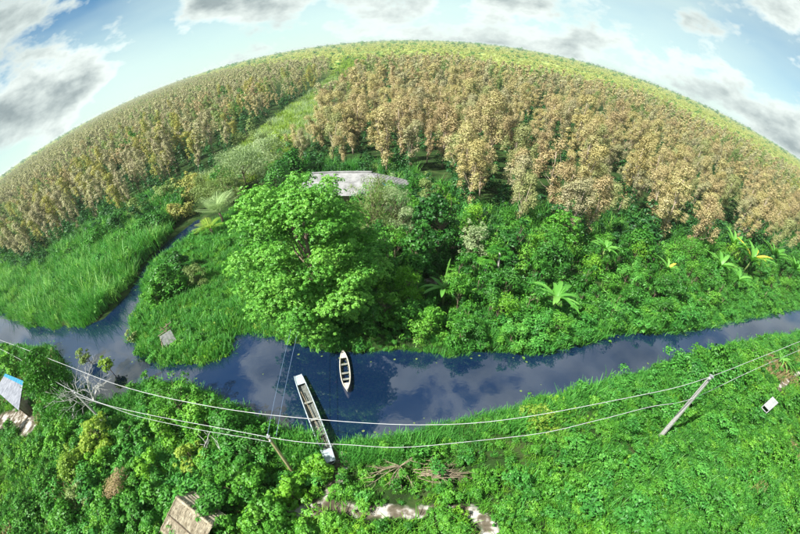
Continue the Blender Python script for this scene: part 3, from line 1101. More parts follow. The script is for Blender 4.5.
tree('drowned_shrub', 146, 374, 22, 1.6, 'bright', 600, 0.26, 'low green plant rising from the water right of the dead tree', n=7)
tree('near_bush', 172, 398, 62, 4.2, 'bright', 3600, 0.26, 'wide bright green bush on the near bank right of the dead tree', n=18, aspect=0.35)
tree('near_bush', 228, 418, 58, 4.2, 'green', 3600, 0.28, 'wide green bush at the water edge left of the middle pole', n=18)
tree('near_bush', 200, 415, 46, 3.8, 'bright', 2800, 0.28, 'bright bush between the two wide near-bank bushes', rosette=5, n=14)
tree('near_bush', 160, 428, 44, 3.2, 'lime', 2600, 0.26, 'lime green bush under the wires right of the left pole', n=13)
tree('near_bush', 250, 448, 44, 2.4, 'green', 2600, 0.22, 'low dark green bush left of the middle pole foot', n=12, aspect=0.3)
tree('near_bush', 128, 432, 30, 2.6, 'green', 1800, 0.26, 'green bush beside the splayed dead shrub', n=10)
tree('near_bush', 92, 436, 46, 3.2, 'yellowgreen', 2800, 0.26, 'yellow-green bush below the left pole', n=14, rosette=5)
tree('near_bush', 60, 436, 40, 3.0, 'bright', 2400, 0.28, 'bright green bush below the tall dense tree', n=12, rosette=5)
tree('near_bush', 72, 462, 40, 2.8, 'yellowgreen', 2400, 0.24, 'yellow-green bush right of the dark grass patch', n=12)
tree('near_bush', 100, 462, 30, 2.6, 'lime', 1800, 0.26, 'lime bush above the withered brown bush', n=10, rosette=5)
tree('near_bush', 148, 462, 40, 2.6, 'lime', 2600, 0.24, 'lime bush right of the withered brown bush', n=12, rosette=5)
tree('withered_bush', 120, 486, 44, 2.2, 'brownbush', 2400, 0.18, 'withered reddish brown bush in the near left scrub', n=14, aspect=0.25)
tree('near_bush', 190, 455, 38, 2.2, 'yellowgreen', 2400, 0.22, 'yellow-green bush above the thatched hut', n=12)
tree('near_bush', 150, 492, 30, 2.0, 'bright', 1800, 0.24, 'bright bush left of the thatched hut', n=10)
tree('near_bush', 238, 482, 52, 3.0, 'bright', 3800, 0.28, 'bright large-leaved bush right of the thatched hut ridge', rosette=6, n=16)
tree('near_bush', 212, 508, 42, 3.4, 'green', 3400, 0.26, 'mottled green bush overlapping the right side of the hut', n=15)
tree('near_bush', 262, 515, 56, 2.6, 'bright', 3800, 0.26, 'bright bush at the bottom edge between hut and track', rosette=6, n=16)
tree('near_bush', 290, 492, 34, 2.2, 'lime', 2200, 0.26, 'lime bush at the left end of the dirt track', rosette=6, n=11)
tree('near_bush', 308, 525, 30, 1.6, 'bright', 1700, 0.24, 'low bright bush below the dirt track', rosette=6, n=10)
tree('near_bush', 316, 468, 30, 1.9, 'lime', 2200, 0.22, 'lime bush left of the long boat landing', rosette=5, n=11)
tree('near_bush', 335, 492, 18, 1.2, 'bright', 1000, 0.22, 'small bush between landing and dirt track', rosette=5, n=8)
tree('near_bush', 18, 512, 44, 3.0, 'green', 2600, 0.28, 'green bush in the bottom left corner', n=13)
tree('near_bush', 58, 520, 46, 2.6, 'bright', 2600, 0.26, 'bright bush at the bottom edge right of the corner bush', n=13)
tree('near_bush', 102, 518, 42, 2.4, 'bright', 2600, 0.24, 'bright bush below the withered brown bush', n=12)
tree('near_bush', 134, 520, 30, 2.0, 'green', 1900, 0.24, 'green bush just left of the hut eave', n=10)
tree('near_bush', 82, 494, 40, 2.4, 'olive', 2200, 0.24, 'olive bush left of the withered brown bush', n=12)
tree('near_bush', 40, 490, 40, 2.6, 'green', 2200, 0.26, 'green bush below the dark grass patch', n=12)
tree('bank_bush', 725, 362, 46, 2.6, 'green', 2600, 0.26, 'dark bush on the near bank right of the tall concrete pole', n=12)
tree('bank_bush', 690, 366, 44, 2.4, 'emerald', 2600, 0.24, 'rounded emerald bush on the near bank above the tall concrete pole', n=12)
tree('bank_bush', 752, 352, 36, 2.4, 'bright', 1900, 0.26, 'bright bush by the strap-leaved plant on the near bank', n=10)

# ---- creeper mounds swelling out of the near bank
rm = np.random.default_rng(63)
mound_proto = [leafy('mound', 270 + i, 3.0, 1.5, M[k_], 2600, 0.15, 0.5, 5 if i % 2 else 0, n=16, base=0.02) for i, k_ in enumerate(('lime', 'bright', 'green', 'yellowgreen', 'bright'))]
mound_look = ('lime', 'bright green', 'dark green', 'yellow-green', 'bright leafy')
mx_, my_ = jitter_grid(rm, -2, 60, 9, 50, 4.6)
mu, mv = pixel(mx_, my_)
mnum = 0
for i in np.argsort(mv):
    if not (345 < mu[i] < 840 and mv[i] < 560) or signed_shore(mx_[i:i + 1], my_[i:i + 1])[0] < 2.5 or rm.random() < 0.3:
        continue
    if not inside([(345, 446), (407, 434), (501, 410), (591, 390), (699, 361), (830, 318), (900, 300), (900, 600), (345, 600)], mu[i:i + 1], mv[i:i + 1])[0] or bare_at(mx_[i:i + 1], my_[i:i + 1])[0] > 0 or math.hypot(mu[i] - 415, mv[i] - 472) < 50:
        continue
    kk = int(rm.integers(0, 5))
    where = 'left of the tall concrete pole' if mu[i] < 640 else 'right of the tall concrete pole'
    depth = 'below the wires' if mv[i] < 470 else 'near the bottom edge'
    place('creeper_mound', mound_proto[kk], (mx_[i], my_[i], gz_at(mx_[i], my_[i]) - 0.1), rm.uniform(0, 6.28), (rm.uniform(0.6, 1.15),) * 2 + (rm.uniform(0.5, 1.1),),
          mound_look[kk] + ' creeper mound ' + where + ' ' + depth, 'bush', 'creeper mounds on the near bank')

# ---- thicket along the far bank: shrubs of a few kinds, each one its own
thicket_px = [(372, 342), (440, 348), (545, 345), (600, 328), (680, 322), (800, 298), (880, 268), (880, 264), (800, 260), (720, 256), (640, 258), (560, 250),
              (480, 232), (450, 216), (425, 204), (400, 204), (365, 214), (348, 240), (350, 300)]
rt = np.random.default_rng(31)
tx, ty = jitter_grid(rt, -8, 96, 28, 110, 2.3)
mk = in_px(thicket_px, tx, ty)
tx, ty = tx[mk], ty[mk]
kinds = [('green', 0.28, 5, 'mid-green leafy shrub'), ('bright', 0.26, 0, 'bright green shrub'), ('dark', 0.28, 0, 'dark green shrub'),
         ('emerald', 0.30, 0, 'emerald green shrub'), ('lime', 0.24, 0, 'lime green shrub')]
shrub_proto = {}
for kname, sz, ros, lab in kinds:
    shrub_proto[kname] = [leafy('shrub', 300 + len(shrub_proto) * 10 + v, 3.0, 2.6, M[kname], 900 if not ros else 1100, sz, 0.38 if ros else 0.28, ros, n=9) for v in range(2)]
pick = rt.choice(5, len(tx), p=[0.34, 0.22, 0.22, 0.16, 0.06])
tu, tv = pixel(tx, ty, 0)
bank_d = signed_shore(tx, ty)
for i in range(len(tx)):
    if bank_d[i] < 0.8:
        continue
    if math.hypot(tu[i] - 437, tv[i] - 292) < 15 or math.hypot(tu[i] - 557, tv[i] - 318) < 20 or math.hypot(tu[i] - 740, tv[i] - 290) < 20:
        continue
    kname, sz, ros, lab = kinds[pick[i]]
    where = ('at the waterside ' if bank_d[i] < 5 else 'inside the far thicket ') + ('right of the big tree' if tu[i] < 425 else 'beside the young banana' if tu[i] < 485 else 'left of the rosette banana' if tu[i] < 545 else 'below the small pale banana' if tu[i] < 625 else 'left of the banana clump' if tu[i] < 700 else 'around the banana clump')
    hs = (0.62 + 0.45 * min(bank_d[i] / 12, 1)) * rt.uniform(0.7, 1.15)
    place('shrub', shrub_proto[kname][rt.integers(0, 2)], (tx[i], ty[i], gz_at(tx[i], ty[i])), rt.uniform(0, 6.28), (rt.uniform(0.8, 1.15),) * 2 + (hs * 1.6,), ('low ' if hs < 0.65 else 'tall ' if hs > 0.88 else '') + lab + ' ' + where, 'shrub', 'shrubs of the far bank thicket')


# ---- banana plants: each leaf its own mesh
def strap_leaf(length, width, arch, segs=10, fold=0.45, tear=0.0, rg=None):
    """a long leaf rising from the origin along +X and arching over, with a folded midrib"""
    V, Q = [], []
    for i in range(segs + 1):
        t = i / segs
        ang = arch[0] + (arch[1] - arch[0]) * t
        if i == 0:
            p = np.array([0.0, 0.0])
        else:
            p = p + np.array([math.cos(ang), math.sin(ang)]) * length / segs
        w = width * 0.5 * (math.sin(PI * min(0.10 + 0.86 * t, 1)) ** 0.7)
        if i == segs:
            w *= 0.15
        if rg is not None and tear:
            w *= 1 - tear * rg.random()
        V += [(p[0], -w, p[1] + w * fold), (p[0], 0, p[1]), (p[0], w, p[1] + w * fold)]
    for i in range(segs):
        a, b = i * 3, (i + 1) * 3
        Q += [(a, a + 1, b + 1, b), (a + 1, a + 2, b + 2, b + 1)]
    return np.array(V), np.array(Q)


def banana(px, py, wpx, n, stem_h, label, elev=(75, -25), mat='banana', first_up=False, yellow=(), group=None, ratio=0.3, name='banana_plant', zc=None):
    SEED[0] += 1
    rg = np.random.default_rng(SEED[0])
    zc = stem_h + 0.3 if zc is None else zc
    x, y, z = spot(px, py, zc)
    L = wide(wpx, x, y, zc) * 0.62
    e = empty(name, (x, y, z), rg.uniform(0, 6.28) if not first_up else 0, label, 'plant', group)
    MB().tube([(0, 0, -0.1), (0.03, 0, stem_h * 0.5), (0, 0, stem_h + 0.1)], [0.13, 0.11, 0.06], 8).build('stem', M['stem'], e, True)
    for i in range(n):
        t0 = R(elev[0] * rg.uniform(0.55, 1.0))
        t1 = R(elev[1] * rg.uniform(0.5, 1.3))
        ln = L * rg.uniform(0.75, 1.15)
        if first_up and i == 0:
            t0, t1, ln = R(88), R(80), L * 1.35
        V, Q = strap_leaf(ln, ln * ratio, (t0, t1), rg=rg, tear=0.35)
        a = 2 * PI * i / n + rg.uniform(-0.25, 0.25)
        V2 = np.stack([V[:, 0] * math.cos(a) - V[:, 1] * math.sin(a), V[:, 0] * math.sin(a) + V[:, 1] * math.cos(a), V[:, 2] + stem_h * rg.uniform(0.92, 1.02)], 1)
        mt = M['yellowleaf'] if i in yellow else M[mat]
        o = link('leaf', mesh_np('leaf', V2, Q, mats=[mt], attrs={'tint': np.full(len(V2), rg.uniform(0.2, 0.9))}, smooth=True), e)
        if i in yellow:
            o['label'] = 'yellowed banana leaf'
    return e


banana(444, 285, 50, 8, 2.0, 'young banana plant with one tall upright leaf above bare earth', first_up=True, elev=(60, -20), ratio=0.22)
banana(557, 296, 52, 18, 2.3, 'big rosette-shaped banana plant near the middle of the far bank', elev=(72, -25), ratio=0.2)
banana(606, 247, 32, 11, 3.6, 'small pale banana plant under the tan forest edge', elev=(75, -15), ratio=0.24)
banana(668, 268, 30, 9, 3.0, 'banana plant with one orange-yellow leaf in the thicket', elev=(85, 10), yellow=(2,), ratio=0.2)
banana(733, 246, 44, 12, 3.4, 'tall banana plant at the left of the right-hand clump', elev=(88, 25), ratio=0.17)
banana(752, 260, 46, 14, 3.0, 'banana plant with yellow leaves in the middle of the right-hand clump', elev=(82, 5), yellow=(1, 4, 6, 9), ratio=0.17)
banana(720, 266, 42, 12, 2.6, 'low banana plant at the front of the right-hand clump', elev=(84, 0), ratio=0.18)
banana(774, 256, 42, 12, 3.0, 'banana plant at the right of the right-hand clump', elev=(86, 10), ratio=0.17)
banana(794, 270, 40, 12, 2.6, 'banana plant near the right frame edge on the far bank', elev=(84, 10), ratio=0.17)
banana(738, 280, 36, 11, 2.2, 'small banana plant below the yellow-leaved one', elev=(82, 0), ratio=0.17)
banana(783, 358, 40, 20, 0.5, 'strap-leaved clump with drooping leaves on the near bank', elev=(84, -50), ratio=0.09, name='strap_leaved_plant', yellow=(5,), zc=1.2)


# ---- papaya
def papaya(px, py, wpx, h, label):
    SEED[0] += 1
    rg = np.random.default_rng(SEED[0])
    x, y, z = spot(px, py, h)
    w = wide(wpx, x, y, h)
    e = empty('papaya_tree', (x, y, z), 0, label, 'tree')
    MB().tube([(0, 0, -0.1), (0.12, 0, h * 0.5), (0, 0, h)], [0.12, 0.09, 0.07], 8).build('trunk', M['papayastem'], e, True)
    P, N, A, sz = [], [], [], []
    for i in range(26):
        a = i * 2.4
        el = R(rg.uniform(-10, 60))
        d = np.array([math.cos(a) * math.cos(el), math.sin(a) * math.cos(el), math.sin(el)])
        c = np.array([0, 0, h]) + d * w * rg.uniform(0.25, 0.45)
        for k in range(7):
            b = a + (k - 3) * 0.5
            dd = np.array([math.cos(b), math.sin(b), -0.15])
            P.append(c + dd * 0.2)
            N.append(np.array([0, 0, 1]) + 0.3 * d)
            A.append(dd)
            sz.append(0.5)
    V, Q = leaf_arrays(rg, np.array(P), np.array(N), np.array(sz), 0.3, axis_=np.array(A))
    link('crown', crown_mesh('crown', (V, Q, np.repeat(rg.random(len(P)), 4)), M['green']), e)


papaya(500, 252, 26, 4.6, 'papaya tree with bare pale trunk in the far bank thicket')
papaya(486, 262, 18, 3.4, 'shorter papaya tree beside the bare pale trunk')


# ---- feather palms: each frond its own mesh
def palm(px, py, wpx, n, stem_h, label, mat='palm', zc=None, elev=(100, 38)):
    SEED[0] += 1
    rg = np.random.default_rng(SEED[0])
    zc = stem_h + 0.6 if zc is None else zc
    x, y, z = spot(px, py, zc)
    L = wide(wpx, x, y, zc) * 0.62
    e = empty('feather_palm', (x, y, z), 0, label, 'palm')
    MB().tube([(0, 0, -0.1), (0.1, 0.05, stem_h * 0.5), (0, 0, stem_h)], [0.24, 0.18, 0.16], 8).build('trunk', M['bark'], e, True)
    for i in range(n):
        a = 2 * PI * i / n + rg.uniform(-0.2, 0.2)
        t0, t1 = R(elev[0] * rg.uniform(0.4, 1)), R(elev[1] * rg.uniform(0.4, 1.3) - 10)
        ln = L * rg.uniform(0.8, 1.1)
        segs = 20
        p = np.array([0.0, 0.0])
        P, A, N, sz, spine = [], [], [], [], [np.array([0, 0, 0.0])]
        for s in range(segs):
            t = (s + 1) / segs
            ang = t0 + (t1 - t0) * t
            d = np.array([math.cos(ang), math.sin(ang)])
            p = p + d * ln / segs
            spine.append(np.array([p[0], 0, p[1]]))
            if s < 3:
                continue
            ll = 0.30 * ln * math.sin(PI * (0.12 + 0.82 * t)) ** 0.6
            for sd in (-1, 1):
                dd = np.array([d[0] * 0.55, sd * 0.85, d[1] * 0.55 - 0.28])
                P.append(np.array([p[0], 0, p[1]]) + dd * ll * 0.5)
                A.append(dd)
                N.append(np.array([-d[1], 0, d[0]]) + np.array([0, 0, 0.3]))
                sz.append(ll)
        V, Q = leaf_arrays(rg, np.array(P), np.array(N), np.array(sz), 0.085, cup=0.1, axis_=np.array(A))
        sp = np.array(spine)
        wv = 0.05
        SV = np.concatenate([sp + [0, -wv, 0], sp + [0, wv, 0]])
        m2 = len(sp)
        SQ = np.array([(j, j + 1, m2 + j + 1, m2 + j) for j in range(m2 - 1)])
        T = np.concatenate([np.full(len(V), rg.uniform(0.2, 0.9)), np.full(len(SV), 0.9)])
        V = np.concatenate([V, SV])
        Q = np.concatenate([Q, SQ + len(V) - len(SV)])
        W = np.stack([V[:, 0] * math.cos(a) - V[:, 1] * math.sin(a), V[:, 0] * math.sin(a) + V[:, 1] * math.cos(a), V[:, 2] + stem_h], 1)
        link('frond', mesh_np('frond', W, Q, mats=[M[mat]], attrs={'tint': T}), e)


palm(218, 210, 50, 20, 2.2, 'pale feather palm with a russet heart by the narrow canal')
palm(209, 226, 32, 13, 1.4, 'yellow-green feather palm in front of the pale one', mat='yellowgreen', elev=(85, 5))


# ---- bare trees and brush
def bare_tree(name, px, py, h, spread, label, mat, levels=4, seed=5, n0=5, cat='tree', r0=0.11, base_z=0.0, trunk=0.3, trunk_name='trunk'):
    rg = np.random.default_rng(seed)
    x, y = ground(px, py, 0.4)
    e = empty(name, (x, y, max(gz_at(x, y), -0.1)), 0, label, cat)
    br = MB()

    def grow(p, d, ln, r, lv):
        q = p + d * ln * 0.5 + rg.normal(size=3) * ln * 0.05
        e2 = q + d * ln * 0.5 + rg.normal(size=3) * ln * 0.07 + np.array([0, 0, 0.04 * ln])
        br.tube([p, q, e2], [r, r * 0.8, r * 0.6], 5 if lv > 1 else 4, cap=lv == 0)
        if lv == 0:
            return
        for _ in range(rg.integers(2, 4)):
            nd = unit(d + rg.normal(size=3) * 0.5 + np.array([0, 0, 0.08]))
            grow(e2 if rg.random() < 0.6 else q, nd, ln * rg.uniform(0.58, 0.85), r * 0.58, lv - 1)
    MB().tube([(0, 0, -0.3), (0.02, 0.02, h * trunk * 0.5), (0, 0, h * trunk)], [r0 * 1.5, r0 * 1.1, r0], 8).build(trunk_name, M[mat], e, True)
    for i in range(n0):
        a = 2 * PI * i / n0 + rg.uniform(-0.3, 0.3)
        el = R(rg.uniform(35, 75))
        grow(np.array([0, 0, h * trunk * rg.uniform(0.8, 1.0)]), np.array([math.cos(a) * math.cos(el) * spread, math.sin(a) * math.cos(el) * spread, math.sin(el)]), h * 0.28, r0 * 0.62, levels - 1)
    br.build('branches', M[mat], e, True)
    return e


bare_tree('dead_tree', 104, 411, 6.2, 0.8, 'leafless bleached white tree at the water edge by the left pole', 'deadwood', 5, 3, 6, r0=0.12)
bare_tree('dead_shrub', 110, 428, 1.6, 1.5, 'low splayed dead white shrub at the foot of the left pole', 'deadwood', 3, 9, 7, 'shrub', 0.06, trunk=0.1)
bare_tree('dead_shrub', 330, 452, 1.3, 0.8, 'thin bare sapling beside the shore end of the long boat', 'deadwood', 3, 12, 3, 'shrub', 0.025, trunk=0.2)

def sticks(name, specs, mat, label, cat, stick_name='branch'):
    """loose bare branches lying together: each forked branch a part"""
    P0 = ground(*specs[0][0], 0.5)
    e = empty(name, (P0[0], P0[1], gz_at(*P0)), 0, label, cat)
    rg = np.random.default_rng(len(specs) * 7 + int(P0[0] * 10) % 97)
    for a, b, za, zb, r in specs:
        A, B = ground(*a, za + 0.4), ground(*b, zb + 0.4)
        A = np.array([A[0] - P0[0], A[1] - P0[1], za + 0.0])
        B = np.array([B[0] - P0[0], B[1] - P0[1], zb + 0.0])
        mb = MB()
        d = B - A
        ln = np.linalg.norm(d)
        k1 = A + d * 0.35 + rg.normal(size=3) * 0.05 * ln
        k2 = A + d * 0.7 + rg.normal(size=3) * 0.06 * ln
        mb.tube([A, k1, k2, B], [r, r * 0.8, r * 0.6, r * 0.25], 5)
        for s, t in ((k1, 0.45), (k1, 0.3), (k2, 0.3), (k2, 0.22)):
            nd = unit(d + rg.normal(size=3) * 0.45 * ln)
            e1 = s + nd * ln * t
            e1[2] = max(e1[2], 0.03)
            mb.tube([s, (s + e1) / 2 + rg.normal(size=3) * 0.03 * ln, e1], [r * 0.55, r * 0.4, r * 0.15], 4)
        mb.build(stick_name, M[mat], e, True)
    return e


c0 = (400, 466)
fan = [(c0, q, 0.95, 0.65, 0.035) for q in [(360, 474), (364, 482), (372, 467), (384, 486), (393, 488), (402, 489), (414, 487), (384, 462), (432, 461), (442, 456), (358, 479)]]
sticks('felled_branch_fan', fan, 'stick', 'fan of cut pale branches lying on the near bank grass', 'branches')
rb = np.random.default_rng(55)
heap = []
for i in range(22):
    s = (rb.uniform(412, 440), rb.uniform(468, 478))
    q = (s[0] + rb.uniform(25, 50), s[1] + rb.uniform(-8, 8))
    heap.append((s, q, rb.uniform(0.35, 0.9), rb.uniform(0.35, 0.9), 0.035))
sticks('brush_heap', heap, 'stick', 'heap of brown dry brushwood right of the pale branch fan', 'branches')
sticks('leaning_dead_branches', [((205, 452), (211, 432), 0.3, 2.4, 0.05), ((226, 461), (212, 437), 0.2, 2.0, 0.04), ((240, 466), (205, 452), 0.2, 0.5, 0.04), ((241, 462), (233, 434), 0.2, 1.8, 0.04), ((203, 456), (207, 440), 0.2, 1.6, 0.05)],
       'deadwood', 'grey dead branches leaning together in the bushes left of the middle pole', 'branches')

# ------------------------------------------------------------------ houses, boats, poles and other made things
M['oldroof'] = noise_mat('weathered_grey_thatch', (0.15, 0.15, 0.147), (0.29, 0.29, 0.285), 1.3, 0.9, 0.6, 30, stretch=(1, 1, 1))
M['straw'] = noise_mat('sunbleached_straw', (0.21, 0.175, 0.115), (0.46, 0.41, 0.3), 2.6, 0.95, 0.7, 34)
M['greysheet'] = noise_mat('grey_green_sheet', (0.1, 0.125, 0.1), (0.18, 0.21, 0.18), 3, 0.7, 0.2)
M['darkwood'] = noise_mat('dark_old_timber', (0.06, 0.045, 0.03), (0.15, 0.11, 0.075), 6, 0.85, 0.4, stretch=(1, 1, 0.3))
M['plank'] = noise_mat('weathered_plank', (0.22, 0.17, 0.12), (0.38, 0.31, 0.23), 5, 0.85, 0.4)
M['bluesheet'] = noise_mat('blue_sheet', (0.02, 0.15, 0.26), (0.04, 0.22, 0.36), 3, 0.45, 0.1)
M['zinc'] = noise_mat('zinc_sheet', (0.13, 0.14, 0.165), (0.24, 0.25, 0.28), 1.6, 0.65, 0.1)
M['whitepaint'] = noise_mat('white_paint', (0.34, 0.355, 0.36), (0.46, 0.47, 0.475), 3, 0.6, 0.1)
M['greyboard'] = noise_mat('grey_board', (0.16, 0.165, 0.16), (0.28, 0.285, 0.275), 4, 0.85, 0.3)
M['cream'] = noise_mat('cream_boat_paint', (0.36, 0.33, 0.26), (0.58, 0.55, 0.48), 6, 0.55, 0.2)
M['bluewhite'] = noise_mat('faded_blue_white_paint', (0.24, 0.29, 0.31), (0.42, 0.48, 0.5), 4, 0.55, 0.2)
M['bilge'] = noise_mat('dark_wet_bilge', (0.035, 0.04, 0.03), (0.10, 0.11, 0.07), 5, 0.5, 0.2)
M['greybilge'] = noise_mat('silted_bilge', (0.07, 0.08, 0.07), (0.16, 0.175, 0.16), 5, 0.7, 0.2)
M['rib'] = noise_mat('greyed_boat_timber', (0.14, 0.145, 0.12), (0.26, 0.265, 0.23), 5, 0.8, 0.3)
M['earthwall'] = noise_mat('palm_leaf_wall', (0.24, 0.17, 0.10), (0.40, 0.31, 0.20), 4, 0.95, 0.5)


def slope_courses(parent, name, bl, br, tr, tl, n, thick, mat, overlap=0.25, rag=0.02, seed=0):
    """a roof slope as overlapping courses, each a slab of its own"""
    rg = np.random.default_rng(seed)
    bl, br, tr, tl = [Vector(p) for p in (bl, br, tr, tl)]
    nor = (br - bl).cross(tl - bl).normalized()
    if nor.z < 0:
        nor = -nor
    for i in range(n):
        t0, t1 = max(i / n - (0 if i == 0 else overlap / n), 0), (i + 1) / n
        a0, b0 = bl.lerp(tl, t0), br.lerp(tr, t0)
        a1, b1 = bl.lerp(tl, t1), br.lerp(tr, t1)
        m = 8
        V, Fq = [], []
        for k in range(m + 1):
            f = k / m
            lo = a0.lerp(b0, f) + (bl - tl).normalized() * rg.uniform(-1, 1) * rag + nor * (thick * 0.9 + rg.uniform(0, rag))
            hi = a1.lerp(b1, f) + nor * 0.012
            V += [lo, hi, lo - nor * thick, hi - nor * 0.03]
        for k in range(m):
            o = k * 4
            Fq += [(o, o + 4, o + 5, o + 1), (o + 2, o + 3, o + 7, o + 6), (o, o + 2, o + 6, o + 4), (o + 1, o + 5, o + 7, o + 3)]
        Fq += [(0, 1, 3, 2), (m * 4, m * 4 + 2, m * 4 + 3, m * 4 + 1)]
        MB().add(V, Fq).build(name, mat, parent)


def far_house():
    x, y = ground(352, 180, 3.8)
    e = empty('house', (x, y, 0.42), R(-19), 'house with weathered grey hipped roof half hidden behind the big tree', 'house')
    hl, hd, ez, rz, rl0, rl1 = 6.4, 3.9, 2.2, 4.7, -5.6, 2.6
    b = MB()
    for w in ((0, -2.6, 10.8, 0.12), (0, 2.6, 10.8, 0.12)):
        b.box((w[0], w[1], 1.2), (w[2], w[3], 2.4))
    for sx in (-1, 1):
        b.box((sx * 5.34, 0, 1.2), (0.12, 5.08, 2.4))
    b.build('wall', M['earthwall'], e)
    MB().box((-1.0, -2.70, 1.05), (0.95, 0.06, 2.1)).build('door', M['darkwood'], e)
    for wx in (-3.6, 1.8, 3.9):
        wo = MB().box((wx, -2.69, 1.5), (1.0, 0.05, 0.9)).build('window', M['darkwood'], e)
        MB().box((wx, -2.73, 1.0), (1.15, 0.08, 0.06)).build('sill', M['plank'], wo)
    for px_ in (-5.6, -2.8, 0, 2.8, 5.6):
        MB().tube([(px_, -3.3, -0.3), (px_, -3.3, 2.5)], 0.07, 7).build('post', M['darkwood'], e)
    A, B, C, D = (-hl, -hd, ez), (hl, -hd, ez), (hl, hd, ez), (-hl, hd, ez)
    P, Q = (rl0, 0, rz), (rl1, 0, rz)
    roof = MB().bar((rl0 - 0.1, 0, rz + 0.1), (rl1 + 0.1, 0, rz + 0.1), 0.35, 0.14).build('roof_ridge', M['oldroof'], e)
    slope_courses(e, 'thatch_course', A, B, Q, P, 14, 0.045, M['oldroof'], seed=1)
    slope_courses(e, 'thatch_course', C, D, P, Q, 14, 0.045, M['oldroof'], seed=2)
    slope_courses(e, 'thatch_course', B, C, Q, Q, 13, 0.045, M['oldroof'], seed=3)
    slope_courses(e, 'thatch_course', D, A, P, P, 13, 0.045, M['oldroof'], seed=4)
    # blue sheet lying on the hip
    gxn, V, Q2 = 7, [], []
    Mx = Matrix.Translation(Vector((x, y, 0.42))) @ Matrix.Rotation(R(-19), 4, 'Z')
    for i in range(gxn):
        for j in range(gxn):
            u, v = i / (gxn - 1) - .5, j / (gxn - 1) - .5
            lx, ly = 4.9 + u * 0.7, -1.5 + v * 0.5
            f1 = (6.4 - lx) / (6.4 - 2.6)
            f2 = (ly + 3.9) / 3.9
            zz = ez + (rz - ez) * min(f1, f2, 1) + 0.17 + 0.04 * math.sin(u * 9 + v * 5)
            V.append(Mx @ Vector((lx, ly, zz)))
    for i in range(gxn - 1):
        for j in range(gxn - 1):
            a = i * gxn + j
            Q2.append((a, a + 1, a + gxn + 1, a + gxn))
    o = MB().add(V, Q2).build('blue_tarpaulin', M['bluesheet'])
    o.modifiers.new('thickness', 'SOLIDIFY').thickness = 0.02
    tag(o, 'small blue sheet lying on the right hip of the house roof', 'tarpaulin')


def near_hut():
    fx_, fy_ = ground(177, 498, 2.8)
    dirv = Vector((-fx_, -fy_, 0)).normalized()
    ang = math.atan2(dirv.y, dirv.x) + R(4)
    e = empty('thatched_hut', (fx_, fy_, 0.4), ang, 'small thatched hut with straw-coloured roof among bushes near the bottom', 'hut')
    L, hw, ez, rz = 4.0, 2.3, 1.35, 2.35                # local x runs along the ridge towards the camera
    for sx in (0.3, 2.0, 3.7):
        for sy in (-1.75, 0.95):
            MB().tube([(sx, sy, -0.4), (sx, sy, 1.55)], 0.06, 7).build('post', M['darkwood'], e)
    for sy in (-1.7, 0.9):
        MB().box((2.0, sy, 0.7), (3.3, 0.06, 1.4)).build('wall_panel', M['earthwall'], e)
    MB().box((0.32, -0.4, 0.8), (0.06, 2.5, 1.6)).build('wall_panel', M['earthwall'], e)
    slope_courses(e, 'thatch_course', (0, -hw, ez), (L, -hw, ez), (L, 0, rz), (0, 0, rz), 7, 0.08, M['straw'], seed=11, rag=0.04)
    slope_courses(e, 'thatch_course', (0, 1.1, 1.45), (L, 1.1, 1.45), (L, 0, rz), (0, 0, rz), 6, 0.07, M['straw'], seed=12, rag=0.04)
    rg = np.random.default_rng(15)
    nst = 1500
    t_ = rg.random(nst)
    px0 = rg.uniform(-0.05, L + 0.05, nst)
    sl = np.array([0, -hw, ez - rz]) / math.hypot(hw, rz - ez)
    P_ = np.stack([px0, -hw * t_, rz - (rz - ez) * t_ + 0.115], 1)
    A_ = sl + rg.normal(size=(nst, 3)) * np.array([0.22, 0.05, 0.06])
    N_ = np.tile(np.array([0, -(rz - ez), hw]), (nst, 1)) / 2.5 + rg.normal(size=(nst, 3)) * 0.2
    V_, Q_ = leaf_arrays(rg, P_, N_, rg.uniform(0.3, 0.7, nst), 0.05, 0.02, A_)
    tag(link('loose_straw', mesh_np('loose_straw', V_, Q_, mats=[M['straw']]), e), kind='stuff')
    MB().tube([(-0.05, 0, rz + 0.1), (L + 0.05, 0, rz + 0.1)], 0.09, 8).build('ridge_roll', M['straw'], e)
    t = 0.52
    MB().tube([(-0.1, -hw * t, rz - (rz - ez) * t + 0.16), (L + 0.2, -hw * t - 0.05, rz - (rz - ez) * t + 0.15)], 0.035, 7).build('roof_pole', M['darkwood'], e)
    MB().tube([(0.05, -hw * 0.95, ez + 0.2), (0.02, 0, rz + 0.16), (0.05, 1.05, 1.62)], 0.04, 7).build('gable_pole', M['stick'], e)


